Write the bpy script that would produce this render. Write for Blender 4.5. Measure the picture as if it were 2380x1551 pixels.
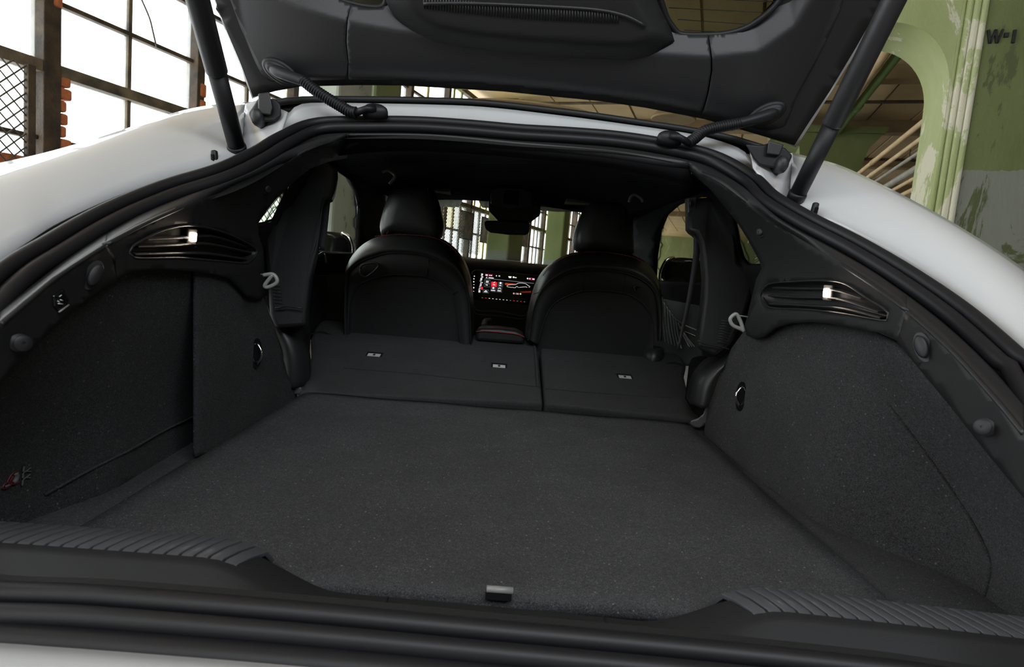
import bpy, bmesh, math, random
from mathutils import Vector, Matrix
from mathutils.geometry import delaunay_2d_cdt

for o in list(bpy.data.objects):
    bpy.data.objects.remove(o)
sc = bpy.context.scene
COL = sc.collection
random.seed(7)

# ------------------------------------------------------------------ camera
F = 1400.0
ZC = 1.15
CAM = Vector((-0.024, 0.0, ZC))
ROLL, PITCH, YAW = math.radians(4.974), math.radians(6.0), math.radians(1.607)
_f = Vector((math.sin(YAW) * math.cos(PITCH), math.cos(YAW) * math.cos(PITCH), -math.sin(PITCH)))
_r = Vector((math.cos(YAW), -math.sin(YAW), 0))
_u = _r.cross(_f)
RGT = _r * math.cos(ROLL) + _u * math.sin(ROLL)
UPV = -_r * math.sin(ROLL) + _u * math.cos(ROLL)
FWD = _f
cd = bpy.data.cameras.new('camera')
cam = bpy.data.objects.new('camera', cd)
COL.objects.link(cam)
m = Matrix((RGT, UPV, -FWD)).transposed().to_4x4()
m.translation = CAM
cam.matrix_world = m
cd.sensor_width = 36.0
cd.lens = F / 2380.0 * 36.0
cd.clip_start = 0.02
cd.dof.use_dof = True
cd.dof.focus_distance = 1.7
cd.dof.aperture_fstop = 10.0
sc.camera = cam

# ------------------------------------------------------------------ world, light, exposure
w = bpy.data.worlds.new('overcast_sky')
sc.world = w
w.use_nodes = True
bg = w.node_tree.nodes['Background']
bg.inputs[0].default_value = (0.93, 0.97, 1.0, 1)
bg.inputs[1].default_value = 5.0
# cool area light standing in for an unseen hall light above and behind
def area(name, loc, aim, sx, sy, power, col):
    ld = bpy.data.lights.new(name, 'AREA'); ld.shape = 'RECTANGLE'; ld.size = sx; ld.size_y = sy
    ld.energy = power; ld.color = col
    lo = bpy.data.objects.new(name, ld); COL.objects.link(lo)
    lo.location = loc
    lo.rotation_euler = (Vector(loc) - Vector(aim)).to_track_quat('Z', 'Y').to_euler()
    return lo
area('unseen_hall_light', (0.6, -1.7, 3.7), (0.0, 1.0, 0.9), 5.0, 1.6, 185.0, (0.86, 0.93, 1.0))
sc.view_settings.view_transform = 'Standard'
sc.view_settings.look = 'None'
sc.view_settings.exposure = 0.0
sc.view_settings.gamma = 1.0
sc.view_settings.use_curve_mapping = False

# ------------------------------------------------------------------ geometry helpers
def ray(px, py):
    d = RGT * ((px - 1190.0) / F) + UPV * ((775.5 - py) / F) + FWD
    return d / d.y

def U(px, py, Y):
    return CAM + ray(px, py) * Y

def UX(px, py, X):
    d = ray(px, py)
    return CAM + d * ((X - CAM.x) / d.x)

def UZ(px, py, z):                      # z relative to the camera height
    d = ray(px, py)
    return CAM + d * (z / d.z)

def UPL(px, py, p, n):
    d = ray(px, py)
    return CAM + d * ((p - CAM).dot(n) / d.dot(n))

def OP(px, py, off=0.0):                # plane of the hatch opening
    p = UPL(px, py, Vector((0, 0.66, ZC - 0.127 + off)), Vector((0, -0.458, 0.889)))
    if p.y > 1.40:                      # the top rail runs straight across
        p = U(px, py, 1.40 + .10 * (1 - math.exp(-(p.y - 1.40) / .10)))
    return p

def V(x, y, z):
    return Vector((x, y, z + ZC))       # z relative to the camera height

def cr(pts, n, closed=False):
    """Catmull-Rom resample, n points, even arc length"""
    P = [Vector(p) for p in pts]
    dim3 = len(P[0])
    dense = []
    N = len(P)
    segs = N if closed else N - 1
    for i in range(segs):
        if closed:
            p0, p1, p2, p3 = P[(i - 1) % N], P[i], P[(i + 1) % N], P[(i + 2) % N]
        else:
            p1, p2 = P[i], P[i + 1]
            p0 = P[i - 1] if i > 0 else p1 * 2 - p2
            p3 = P[i + 2] if i + 2 < N else p2 * 2 - p1
        for k in range(12):
            t = k / 12.0
            t2, t3 = t * t, t * t * t
            dense.append(0.5 * ((2 * p1) + (p2 - p0) * t + (2 * p0 - 5 * p1 + 4 * p2 - p3) * t2 + (3 * p1 - p0 - 3 * p2 + p3) * t3))
    dense.append(P[0].copy() if closed else P[-1].copy())
    L = [0.0]
    for a, b in zip(dense, dense[1:]):
        L.append(L[-1] + (b - a).length)
    out = []
    j = 0
    for i in range(n):
        s = L[-1] * i / (n if closed else n - 1)
        while j < len(L) - 2 and L[j + 1] < s:
            j += 1
        dl = L[j + 1] - L[j]
        t = 0 if dl < 1e-12 else (s - L[j]) / dl
        out.append(dense[j].lerp(dense[j + 1], min(1, t)))
    return out

def sp2(pts, n):
    return [(p.x, p.y) for p in cr([(a, b, 0) for a, b in pts], n)]

CARLOC = Vector((0, 2.0, 0))

def put(name, me, mat=None, parent=None, smooth=True):
    o = bpy.data.objects.new(name, me)
    COL.objects.link(o)
    if mat is not None and not me.materials:
        me.materials.append(mat)
    if smooth:
        for p in me.polygons:
            p.use_smooth = True
    if parent is not None:
        o.parent = parent
        o.matrix_parent_inverse = Matrix.Translation(-WORLDLOC.get(parent.name, Vector()))
    WORLDLOC[o.name] = Vector()
    return o

WORLDLOC = {}

def empty(name, loc, parent=None):
    o = bpy.data.objects.new(name, None)
    COL.objects.link(o)
    o.empty_display_size = 0.1
    o.location = loc
    if parent is not None:
        o.parent = parent
        o.matrix_parent_inverse = Matrix.Translation(-WORLDLOC.get(parent.name, Vector()))
    WORLDLOC[o.name] = Vector(loc)
    return o

def tag(o, label=None, cat=None, group=None, kind=None):
    if label: o['label'] = label
    if cat: o['category'] = cat
    if group: o['group'] = group
    if kind: o['kind'] = kind
    return o

def mk(name, verts, faces, mat, parent=None, smooth=True, solid=None, bev=None, sub=0, autosm=None, seg=2):
    me = bpy.data.meshes.new(name)
    me.from_pydata([tuple(v) for v in verts], [], faces)
    me.update()
    o = put(name, me, mat, parent, smooth)
    if solid:
        md = o.modifiers.new('s', 'SOLIDIFY'); md.thickness = solid; md.offset = -1
    if bev:
        md = o.modifiers.new('b', 'BEVEL'); md.width = bev; md.segments = seg; md.limit_method = 'ANGLE'; md.angle_limit = math.radians(40)
        if smooth:
            md.harden_normals = False
    if sub:
        md = o.modifiers.new('u', 'SUBSURF'); md.levels = sub; md.render_levels = sub
    if autosm:
        md = None
        try:
            me.set_sharp_from_angle(angle=math.radians(autosm))
        except Exception:
            pass
    return o

def orient(verts, faces, target=None):
    """flip all faces so that they look at the camera on average"""
    t = CAM if target is None else target
    s = 0.0
    for f in faces:
        a, b, c = Vector(verts[f[0]]), Vector(verts[f[1]]), Vector(verts[f[2]])
        n = (b - a).cross(c - a)
        s += n.dot((t - a).normalized())
    if s < 0:
        faces = [tuple(reversed(f)) for f in faces]
    return faces

def loft(name, rows, mat, parent=None, solid=None, closed=False, face_cam=True, **k):
    n = len(rows[0])
    verts = [v for r in rows for v in r]
    faces = []
    for i in range(len(rows) - 1):
        for j in range(n if closed else n - 1):
            j2 = (j + 1) % n
            faces.append((i * n + j, i * n + j2, (i + 1) * n + j2, (i + 1) * n + j))
    if face_cam:
        faces = orient(verts, faces)
    return mk(name, verts, faces, mat, parent, solid=solid, **k)

def rings(name, rr, mat, parent=None, **k):
    """closed rings lofted and capped"""
    n = len(rr[0])
    verts = [v for r in rr for v in r]
    faces = []
    for i in range(len(rr) - 1):
        for j in range(n):
            j2 = (j + 1) % n
            faces.append((i * n + j, i * n + j2, (i + 1) * n + j2, (i + 1) * n + j))
    faces.append(tuple(range(n - 1, -1, -1)))
    faces.append(tuple((len(rr) - 1) * n + j for j in range(n)))
    o = mk(name, verts, faces, mat, parent, **k)
    bm = bmesh.new(); bm.from_mesh(o.data)
    bmesh.ops.recalc_face_normals(bm, faces=bm.faces)
    bm.to_mesh(o.data); bm.free()
    if k.get('smooth', True):
        for p in o.data.polygons: p.use_smooth = True
    return o

def tube_geo(path, r, seg=10):
    P = [Vector(p) for p in path]
    rr = r if isinstance(r, (list, tuple)) else [r] * len(P)
    out = []
    T0 = (P[1] - P[0]).normalized()
    ref = Vector((0, 0, 1)) if abs(T0.z) < 0.9 else Vector((1, 0, 0))
    N = (ref - T0 * ref.dot(T0)).normalized()
    for i, p in enumerate(P):
        a = P[max(0, i - 1)]; b = P[min(len(P) - 1, i + 1)]
        T = (b - a).normalized()
        N = (N - T * N.dot(T)).normalized()
        B = T.cross(N)
        out.append([p + (N * math.cos(2 * math.pi * j / seg) + B * math.sin(2 * math.pi * j / seg)) * rr[i] for j in range(seg)])
    return out

def tube(name, path, r, mat, parent=None, seg=10, **k):
    return rings(name, tube_geo(path, r, seg), mat, parent, **k)

def multi_tube(name, paths, r, mat, parent=None, seg=6):
    verts, faces = [], []
    for path in paths:
        g = tube_geo(path, r, seg)
        base = len(verts)
        for ring in g: verts += ring
        for i in range(len(g) - 1):
            for j in range(seg):
                j2 = (j + 1) % seg
                faces.append((base + i * seg + j, base + i * seg + j2, base + (i + 1) * seg + j2, base + (i + 1) * seg + j))
        faces.append(tuple(base + j for j in range(seg - 1, -1, -1)))
        faces.append(tuple(base + (len(g) - 1) * seg + j for j in range(seg)))
    return mk(name, verts, faces, mat, parent)

def inpoly(x, y, poly):
    c = False
    j = len(poly) - 1
    for i in range(len(poly)):
        xi, yi = poly[i]; xj, yj = poly[j]
        if (yi > y) != (yj > y) and x < (xj - xi) * (y - yi) / (yj - yi) + xi:
            c = not c
        j = i
    return c

def dens(poly, step):
    out = []
    n = len(poly)
    for i in range(n):
        a, b = poly[i], poly[(i + 1) % n]
        L = math.hypot(b[0] - a[0], b[1] - a[1])
        k = max(1, int(L / step))
        for q in range(k):
            t = q / k
            out.append((a[0] + (b[0] - a[0]) * t, a[1] + (b[1] - a[1]) * t))
    return out

def skin(name, outline, fn, mat, parent=None, holes=(), step=18.0, solid=0.006, bev=None, target=None, **k):
    """sheet over an outlined region of a surface; fn maps 2-D to 3-D"""
    outline = dens(outline, step)
    holes = [dens(h, step) for h in holes]
    pts, edges = [], []
    for loop in [outline] + holes:
        b = len(pts)
        pts += loop
        edges += [(b + i, b + (i + 1) % len(loop)) for i in range(len(loop))]
    x0 = min(p[0] for p in outline); x1 = max(p[0] for p in outline)
    y0 = min(p[1] for p in outline); y1 = max(p[1] for p in outline)
    yy = y0 + step * 0.5
    row = 0
    while yy < y1:
        xx = x0 + step * (0.5 if row % 2 else 1.0)
        while xx < x1:
            if inpoly(xx, yy, outline) and not any(inpoly(xx, yy, h) for h in holes):
                if all((xx - p[0]) ** 2 + (yy - p[1]) ** 2 > (step * 0.45) ** 2 for p in pts[:len(outline) + sum(len(h) for h in holes)]):
                    pts.append((xx, yy))
            xx += step
        yy += step * 0.87
        row += 1
    res = delaunay_2d_cdt([Vector(p) for p in pts], edges, [], 0, 1e-6)
    vs, fs = res[0], res[2]
    faces = []
    for f in fs:
        cx = sum(vs[i].x for i in f) / 3; cy = sum(vs[i].y for i in f) / 3
        if inpoly(cx, cy, outline) and not any(inpoly(cx, cy, h) for h in holes):
            faces.append(tuple(f))
    verts = [fn(v.x, v.y) for v in vs]
    faces = orient(verts, faces, target)
    return mk(name, verts, faces, mat, parent, solid=solid, bev=bev, **k)

def boxg(c, s, rot=None):
    """8 verts 6 faces, centre c, full size s"""
    v = []
    for x in (-.5, .5):
        for y in (-.5, .5):
            for z in (-.5, .5):
                p = Vector((x * s[0], y * s[1], z * s[2]))
                if rot is not None: p = rot @ p
                v.append(Vector(c) + p)
    f = [(0, 1, 3, 2), (4, 6, 7, 5), (0, 4, 5, 1), (2, 3, 7, 6), (0, 2, 6, 4), (1, 5, 7, 3)]
    return v, f

def box(name, c, s, mat, parent=None, rot=None, bev=None, smooth=False, seg=2):
    v, f = boxg(c, s, rot)
    return mk(name, v, f, mat, parent, smooth=smooth, bev=bev, seg=seg)

def prism(name, front, back, mat, parent=None, bev=None, smooth=True, seg=3):
    """solid between two equal-length outlines"""
    n = len(front)
    verts = list(front) + list(back)
    faces = [tuple(range(n)), tuple(range(2 * n - 1, n - 1, -1))]
    for i in range(n):
        j = (i + 1) % n
        faces.append((i, n + i, n + j, j))
    me_o = mk(name, verts, faces, mat, parent, smooth=smooth, bev=bev, seg=seg, autosm=35)
    bm = bmesh.new(); bm.from_mesh(me_o.data)
    bmesh.ops.recalc_face_normals(bm, faces=bm.faces)
    bm.to_mesh(me_o.data); bm.free()
    if smooth:
        for p in me_o.data.polygons: p.use_smooth = True
        try: me_o.data.set_sharp_from_angle(angle=math.radians(35))
        except Exception: pass
    return me_o

def disc_lathe(name, c, axis, prof, mat, parent=None, seg=24):
    """lathe; prof list of (distance along axis, radius)"""
    A = Vector(axis).normalized()
    ref = Vector((0, 0, 1)) if abs(A.z) < 0.9 else Vector((1, 0, 0))
    N = (ref - A * ref.dot(A)).normalized(); B = A.cross(N)
    rr = [[Vector(c) + A * h + (N * math.cos(2 * math.pi * j / seg) + B * math.sin(2 * math.pi * j / seg)) * max(r, 1e-4) for j in range(seg)] for h, r in prof]
    return rings(name, rr, mat, parent, autosm=40)

# ------------------------------------------------------------------ materials
def mat(name, col, rough=0.5, metal=0.0, spec=0.5, coat=0.0, noise=None, bump=None, emit=None, sheen=0.0):
    """noise=(scale, amount, colour2)  bump=(scale, strength, distance)"""
    M = bpy.data.materials.new(name); M.use_nodes = True
    nt = M.node_tree; b = nt.nodes['Principled BSDF']
    b.inputs['Base Color'].default_value = (*col, 1)
    b.inputs['Roughness'].default_value = rough
    b.inputs['Metallic'].default_value = metal
    b.inputs['Specular IOR Level'].default_value = spec
    if coat: b.inputs['Coat Weight'].default_value = coat; b.inputs['Coat Roughness'].default_value = 0.03
    if sheen:
        b.inputs['Sheen Weight'].default_value = sheen
        b.inputs['Sheen Roughness'].default_value = 0.5
    tc = nt.nodes.new('ShaderNodeTexCoord')
    if noise:
        n = nt.nodes.new('ShaderNodeTexNoise'); n.inputs['Scale'].default_value = noise[0]; n.inputs['Detail'].default_value = 5
        nt.links.new(tc.outputs['Object'], n.inputs['Vector'])
        r = nt.nodes.new('ShaderNodeValToRGB')
        r.color_ramp.elements[0].position = 0.5 - noise[1]; r.color_ramp.elements[1].position = 0.5 + noise[1]
        r.color_ramp.elements[0].color = (*col, 1); r.color_ramp.elements[1].color = (*noise[2], 1)
        nt.links.new(n.outputs['Fac'], r.inputs['Fac']); nt.links.new(r.outputs['Color'], b.inputs['Base Color'])
    if bump:
        n2 = nt.nodes.new('ShaderNodeTexNoise'); n2.inputs['Scale'].default_value = bump[0]; n2.inputs['Detail'].default_value = 4
        nt.links.new(tc.outputs['Object'], n2.inputs['Vector'])
        bp = nt.nodes.new('ShaderNodeBump'); bp.inputs['Strength'].default_value = bump[1]; bp.inputs['Distance'].default_value = bump[2]
        nt.links.new(n2.outputs['Fac'], bp.inputs['Height']); nt.links.new(bp.outputs['Normal'], b.inputs['Normal'])
    if emit:
        b.inputs['Emission Color'].default_value = (*emit[0], 1); b.inputs['Emission Strength'].default_value = emit[1]
    return M

def carpet_mat(name, dark, light, sc1=420.0):
    M = mat(name, dark, 0.95, spec=0.15, sheen=0.12)
    nt = M.node_tree; b = nt.nodes['Principled BSDF']
    tc = [n for n in nt.nodes if n.type == 'TEX_COORD'][0]
    mp = nt.nodes.new('ShaderNodeMapping'); mp.inputs['Scale'].default_value = (1, 1, 1)
    nt.links.new(tc.outputs['Object'], mp.inputs['Vector'])
    # fibre speckle: stretched, warped noise
    n1 = nt.nodes.new('ShaderNodeTexNoise'); n1.inputs['Scale'].default_value = sc1; n1.inputs['Detail'].default_value = 3; n1.inputs['Roughness'].default_value = 0.7; n1.inputs['Distortion'].default_value = 2.5
    n2 = nt.nodes.new('ShaderNodeTexNoise'); n2.inputs['Scale'].default_value = 9.0; n2.inputs['Detail'].default_value = 4
    n3 = nt.nodes.new('ShaderNodeTexVoronoi'); n3.inputs['Scale'].default_value = sc1 * 0.5; n3.feature = 'F1'
    for n in (n1, n2, n3): nt.links.new(mp.outputs['Vector'], n.inputs['Vector'])
    r = nt.nodes.new('ShaderNodeValToRGB')
    r.color_ramp.elements[0].position = 0.40; r.color_ramp.elements[1].position = 0.64
    r.color_ramp.elements[0].color = (*[c * 0.45 for c in dark], 1); r.color_ramp.elements[1].color = (*light, 1)
    e = r.color_ramp.elements.new(0.52); e.color = (*dark, 1)
    nt.links.new(n1.outputs['Fac'], r.inputs['Fac'])
    # large soft wear
    mul = nt.nodes.new('ShaderNodeMix'); mul.data_type = 'RGBA'; mul.blend_type = 'MULTIPLY'; mul.inputs[0].default_value = 1.0
    rr = nt.nodes.new('ShaderNodeValToRGB')
    rr.color_ramp.elements[0].position = 0.3; rr.color_ramp.elements[1].position = 0.7
    rr.color_ramp.elements[0].color = (.78, .78, .78, 1); rr.color_ramp.elements[1].color = (1.12, 1.12, 1.12, 1)
    nt.links.new(n2.outputs['Fac'], rr.inputs['Fac'])
    nt.links.new(r.outputs['Color'], mul.inputs[6]); nt.links.new(rr.outputs['Color'], mul.inputs[7])
    # sparse bright fibre tips
    vr = nt.nodes.new('ShaderNodeTexWhiteNoise'); 
    tip = nt.nodes.new('ShaderNodeMath'); tip.operation = 'GREATER_THAN'; tip.inputs[1].default_value = 0.94
    sep = nt.nodes.new('ShaderNodeSeparateColor')
    nt.links.new(n3.outputs['Color'], sep.inputs[0]); nt.links.new(sep.outputs[0], tip.inputs[0])
    near = nt.nodes.new('ShaderNodeMath'); near.operation = 'LESS_THAN'; near.inputs[1].default_value = 0.22
    nt.links.new(n3.outputs['Distance'], near.inputs[0])
    both = nt.nodes.new('ShaderNodeMath'); both.operation = 'MULTIPLY'
    nt.links.new(tip.outputs[0], both.inputs[0]); nt.links.new(near.outputs[0], both.inputs[1])
    mx = nt.nodes.new('ShaderNodeMix'); mx.data_type = 'RGBA'
    nt.links.new(both.outputs[0], mx.inputs[0]); nt.links.new(mul.outputs[2], mx.inputs[6]); mx.inputs[7].default_value = (*[min(1, c * 1.5) for c in light], 1)
    nt.links.new(mx.outputs[2], b.inputs['Base Color'])
    bp = nt.nodes.new('ShaderNodeBump'); bp.inputs['Strength'].default_value = 1.0; bp.inputs['Distance'].default_value = 0.004
    nt.links.new(n1.outputs['Fac'], bp.inputs['Height']); nt.links.new(bp.outputs['Normal'], b.inputs['Normal'])
    return M

def glass_mat(name, tint, gloss=0.08, dirt=0.0, dirtcol=(0.6, 0.6, 0.5), nscale=3.0):
    M = bpy.data.materials.new(name); M.use_nodes = True
    nt = M.node_tree; nt.nodes.clear()
    out = nt.nodes.new('ShaderNodeOutputMaterial')
    tr = nt.nodes.new('ShaderNodeBsdfTransparent'); tr.inputs[0].default_value = (*tint, 1)
    gl = nt.nodes.new('ShaderNodeBsdfGlossy'); gl.inputs['Roughness'].default_value = 0.02
    fr = nt.nodes.new('ShaderNodeLayerWeight'); fr.inputs[0].default_value = gloss
    mx = nt.nodes.new('ShaderNodeMixShader')
    nt.links.new(fr.outputs['Fresnel'], mx.inputs[0]); nt.links.new(tr.outputs[0], mx.inputs[1]); nt.links.new(gl.outputs[0], mx.inputs[2])
    last = mx
    if dirt:
        tc = nt.nodes.new('ShaderNodeTexCoord')
        n = nt.nodes.new('ShaderNodeTexNoise'); n.inputs['Scale'].default_value = nscale; n.inputs['Detail'].default_value = 6
        nt.links.new(tc.outputs['Object'], n.inputs['Vector'])
        r = nt.nodes.new('ShaderNodeValToRGB'); r.color_ramp.elements[0].position = 0.35; r.color_ramp.elements[1].position = 0.75
        r.color_ramp.elements[0].color = (dirt * 0.35,) * 3 + (1,); r.color_ramp.elements[1].color = (dirt,) * 3 + (1,)
        nt.links.new(n.outputs['Fac'], r.inputs['Fac'])
        tl = nt.nodes.new('ShaderNodeBsdfTranslucent'); tl.inputs[0].default_value = (*dirtcol, 1)
        m2 = nt.nodes.new('ShaderNodeMixShader')
        nt.links.new(r.outputs['Color'], m2.inputs[0]); nt.links.new(last.outputs[0], m2.inputs[1]); nt.links.new(tl.outputs[0], m2.inputs[2])
        last = m2
    nt.links.new(last.outputs[0], out.inputs[0])
    return M

def peel_mat(name, c1, c2, c3, zsplit=None, c4=None, thr=.61):
    """flaking painted concrete; optional lower paint band below a height"""
    M = mat(name, c1, 0.75, spec=0.3)
    nt = M.node_tree; b = nt.nodes['Principled BSDF']
    tc = [n for n in nt.nodes if n.type == 'TEX_COORD'][0]
    n1 = nt.nodes.new('ShaderNodeTexNoise'); n1.inputs['Scale'].default_value = 1.6; n1.inputs['Detail'].default_value = 10; n1.inputs['Roughness'].default_value = 0.62
    n2 = nt.nodes.new('ShaderNodeTexNoise'); n2.inputs['Scale'].default_value = 2.4; n2.inputs['Detail'].default_value = 12; n2.inputs['Roughness'].default_value = 0.7; n2.inputs['Distortion'].default_value = .6
    mp = nt.nodes.new('ShaderNodeMapping'); mp.inputs['Scale'].default_value = (1, 1, .45)
    nt.links.new(tc.outputs['Object'], mp.inputs['Vector'])
    nt.links.new(mp.outputs['Vector'], n1.inputs['Vector']); nt.links.new(mp.outputs['Vector'], n2.inputs['Vector'])
    r1 = nt.nodes.new('ShaderNodeValToRGB'); r1.color_ramp.elements[0].position = .35; r1.color_ramp.elements[1].position = .65
    r1.color_ramp.elements[0].color = (*c1, 1); r1.color_ramp.elements[1].color = (*c2, 1)
    nt.links.new(n1.outputs['Fac'], r1.inputs['Fac'])
    last = r1.outputs['Color']
    if zsplit is not None:
        geo = nt.nodes.new('ShaderNodeNewGeometry'); sx = nt.nodes.new('ShaderNodeSeparateXYZ'); nt.links.new(geo.outputs['Position'], sx.inputs[0])
        ad = nt.nodes.new('ShaderNodeMath'); ad.operation = 'MULTIPLY_ADD'; ad.inputs[1].default_value = .12; ad.inputs[2].default_value = -.06
        nt.links.new(n2.outputs['Fac'], ad.inputs[0])
        s2 = nt.nodes.new('ShaderNodeMath'); s2.operation = 'ADD'; nt.links.new(sx.outputs['Z'], s2.inputs[0]); nt.links.new(ad.outputs[0], s2.inputs[1])
        lt = nt.nodes.new('ShaderNodeMath'); lt.operation = 'LESS_THAN'; lt.inputs[1].default_value = zsplit; nt.links.new(s2.outputs[0], lt.inputs[0])
        mz = nt.nodes.new('ShaderNodeMix'); mz.data_type = 'RGBA'; nt.links.new(lt.outputs[0], mz.inputs[0]); nt.links.new(last, mz.inputs[6]); mz.inputs[7].default_value = (*c4, 1)
        last = mz.outputs[2]
    r2 = nt.nodes.new('ShaderNodeValToRGB'); r2.color_ramp.elements[0].position = thr; r2.color_ramp.elements[1].position = thr + .02
    r2.color_ramp.elements[0].color = (0, 0, 0, 1); r2.color_ramp.elements[1].color = (1, 1, 1, 1)
    nt.links.new(n2.outputs['Fac'], r2.inputs['Fac'])
    mx = nt.nodes.new('ShaderNodeMix'); mx.data_type = 'RGBA'
    nt.links.new(r2.outputs['Color'], mx.inputs[0]); nt.links.new(last, mx.inputs[6]); mx.inputs[7].default_value = (*c3, 1)
    nt.links.new(mx.outputs[2], b.inputs['Base Color'])
    bp = nt.nodes.new('ShaderNodeBump'); bp.inputs['Strength'].default_value = .6; bp.inputs['Distance'].default_value = .02
    nt.links.new(n2.outputs['Fac'], bp.inputs['Height']); nt.links.new(bp.outputs['Normal'], b.inputs['Normal'])
    return M

M = {}
M['white'] = mat('white_car_paint', (0.62, 0.63, 0.64), 0.3, coat=1.0)
M['plastic'] = mat('black_grained_plastic', (0.016, 0.016, 0.017), 0.5, spec=.4, bump=(900, .25, .0006))
M['sill'] = mat('matt_black_sill_plastic', (0.020, 0.020, 0.021), 0.6, spec=.25, bump=(700, .3, .0008))
M['padgrey'] = mat('satin_grey_scuff_pad', (0.072, 0.074, 0.080), 0.30)
M['plastic2'] = mat('charcoal_grained_plastic', (0.021, 0.021, 0.023), 0.44, bump=(700, .3, .0008))
M['gloss'] = mat('black_gloss_plastic', (0.008, 0.008, 0.009), 0.12)
M['rubber'] = mat('black_rubber', (0.011, 0.011, 0.013), 0.5, spec=.4, bump=(500, .1, .0005))
M['headliner'] = mat('black_headliner_cloth', (0.012, 0.012, 0.013), 0.95, spec=0.1)
M['carpet'] = carpet_mat('charcoal_trunk_carpet', (0.033, 0.033, 0.036), (0.115, 0.116, 0.126), 300)
M['floorcarpet'] = carpet_mat('grey_load_floor_carpet', (0.047, 0.047, 0.050), (0.165, 0.165, 0.174), 300)
M['seatcarpet'] = carpet_mat('grey_seatback_carpet', (0.044, 0.044, 0.045), (0.075, 0.075, 0.077), 500)
M['leather'] = mat('black_leather', (0.020, 0.020, 0.021), 0.38, bump=(380, .25, .0006))
M['seatback'] = mat('black_seat_back_vinyl', (0.009, 0.009, 0.010), 0.6)
M['chrome'] = mat('chrome', (0.8, 0.8, 0.82), 0.08, metal=1.0)
M['greyplastic'] = mat('grey_plastic', (0.25, 0.25, 0.24), 0.35)
M['bracket'] = mat('dark_grey_bracket', (0.09, 0.09, 0.09), 0.4)
M['redthread'] = mat('red_thread', (0.45, 0.03, 0.04), 0.6)
M['seam'] = mat('seam_black', (0.004, 0.004, 0.004), 0.8)
M['lens'] = mat('lit_lamp_lens', (1, .9, .8), .3, emit=((1.0, .84, .68), 14.0))
M['lenshousing'] = mat('clear_lamp_housing', (0.12, 0.11, 0.10), 0.15)
M['label'] = mat('white_label', (0.7, 0.7, 0.68), 0.6)
M['labelprint'] = mat('label_print', (0.03, 0.03, 0.03), 0.6)
M['strap'] = mat('black_webbing', (0.012, 0.012, 0.013), 0.7)
M['door'] = mat('door_vinyl', (0.05, 0.052, 0.056), 0.5)
M['glass'] = glass_mat('car_glass', (0.88, 0.9, 0.88), 0.02)
M['privacy'] = glass_mat('tinted_car_glass', (0.5, 0.52, 0.47), 0.05)
M['doordim'] = glass_mat('door_glass_darkened_for_hall', (0.62, 0.62, 0.56), 0.015)  # tint stands in for the darker hall beyond the right window
M['roofglass'] = mat('black_roof_glass', (0.006, 0.006, 0.007), 0.04, coat=1.0)
M['emblemgrey'] = mat('emblem_grey', (0.12, 0.115, 0.115), 0.5)
M['emblemred'] = mat('emblem_red', (0.12, 0.012, 0.018), 0.5)

def em(name, col, s):
    return mat(name, (0, 0, 0), .4, emit=(col, s))
M['scr'] = mat('screen_black', (0.004, 0.004, 0.005), 0.1)
M['scr_white'] = em('screen_white', (1, 1, 1), 0.95)
M['scr_grey'] = em('screen_grey', (.75, .72, .85), 0.28)
M['scr_btn'] = em('screen_button', (.35, .36, .42), 0.13)
M['scr_red'] = em('screen_red', (1, .03, .05), 0.85)
M['scr_orange'] = em('screen_orange', (1, .12, .02), 0.45)
M['scr_pink'] = em('screen_pink', (1, .5, .5), 0.7)
M['scr_yellow'] = em('screen_yellow', (1, .95, .5), 0.7)

# ------------------------------------------------------------------ the building
M['ground'] = mat('worn_concrete_floor', (0.22, 0.20, 0.17), 0.7, noise=(1.5, .2, (0.32, 0.29, 0.25)), bump=(20, .3, .01))
M['ceil'] = mat('tan_board_ceiling', (0.42, 0.30, 0.16), 0.8, noise=(1.3, .25, (0.58, 0.44, 0.26)), bump=(9, .4, .01))
M['beam'] = mat('brown_beam', (0.20, 0.14, 0.07), 0.8, noise=(4, .25, (0.30, 0.21, 0.11)))
M['steel'] = mat('rusty_steel', (0.022, 0.018, 0.015), 0.8, noise=(9, .2, (0.10, 0.065, 0.035)), bump=(60, .6, .006))
M['steelgreen'] = mat('greenish_steel', (0.045, 0.040, 0.030), 0.8, noise=(7, .22, (0.24, 0.18, 0.11)), bump=(60, .6, .006))
M['brick'] = mat('orange_brick', (0.62, 0.20, 0.07), 0.85, noise=(25, .2, (0.40, 0.11, 0.05)), bump=(50, .6, .01))
M['pipe_tan'] = mat('tan_painted_pipe', (0.55, 0.38, 0.20), 0.6, noise=(6, .2, (0.65, 0.5, 0.32)))
M['pipe_grey'] = mat('grey_pipe', (0.26, 0.25, 0.22), 0.5, noise=(8, .2, (0.34, 0.32, 0.28)))
M['pipe_green'] = mat('green_painted_pipe', (0.13, 0.22, 0.07), 0.55)
M['colgreen'] = peel_mat('flaking_green_paint', (0.125, 0.150, 0.050), (0.175, 0.205, 0.085), (0.10, 0.115, 0.05), ZC + 0.92, (0.23, 0.24, 0.20))
M['colgreen2'] = peel_mat('flaking_green_window_column', (0.125, 0.150, 0.050), (0.175, 0.205, 0.085), (0.10, 0.115, 0.05), ZC + 0.30, (0.17, 0.18, 0.15))
M['colpale'] = peel_mat('flaking_green_paint_window_lit', (0.33, 0.38, 0.16), (0.42, 0.46, 0.25), (0.62, 0.60, 0.47), thr=.54)  # flaking paint, its pale tone also carries the window light on that side
M['colgrey'] = peel_mat('grey_weathered_column', (0.34, 0.36, 0.32), (0.48, 0.51, 0.44), (0.20, 0.20, 0.18), thr=.56)
M['cololive'] = peel_mat('olive_weathered_column', (0.17, 0.20, 0.09), (0.24, 0.27, 0.14), (0.10, 0.11, 0.07))
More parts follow.
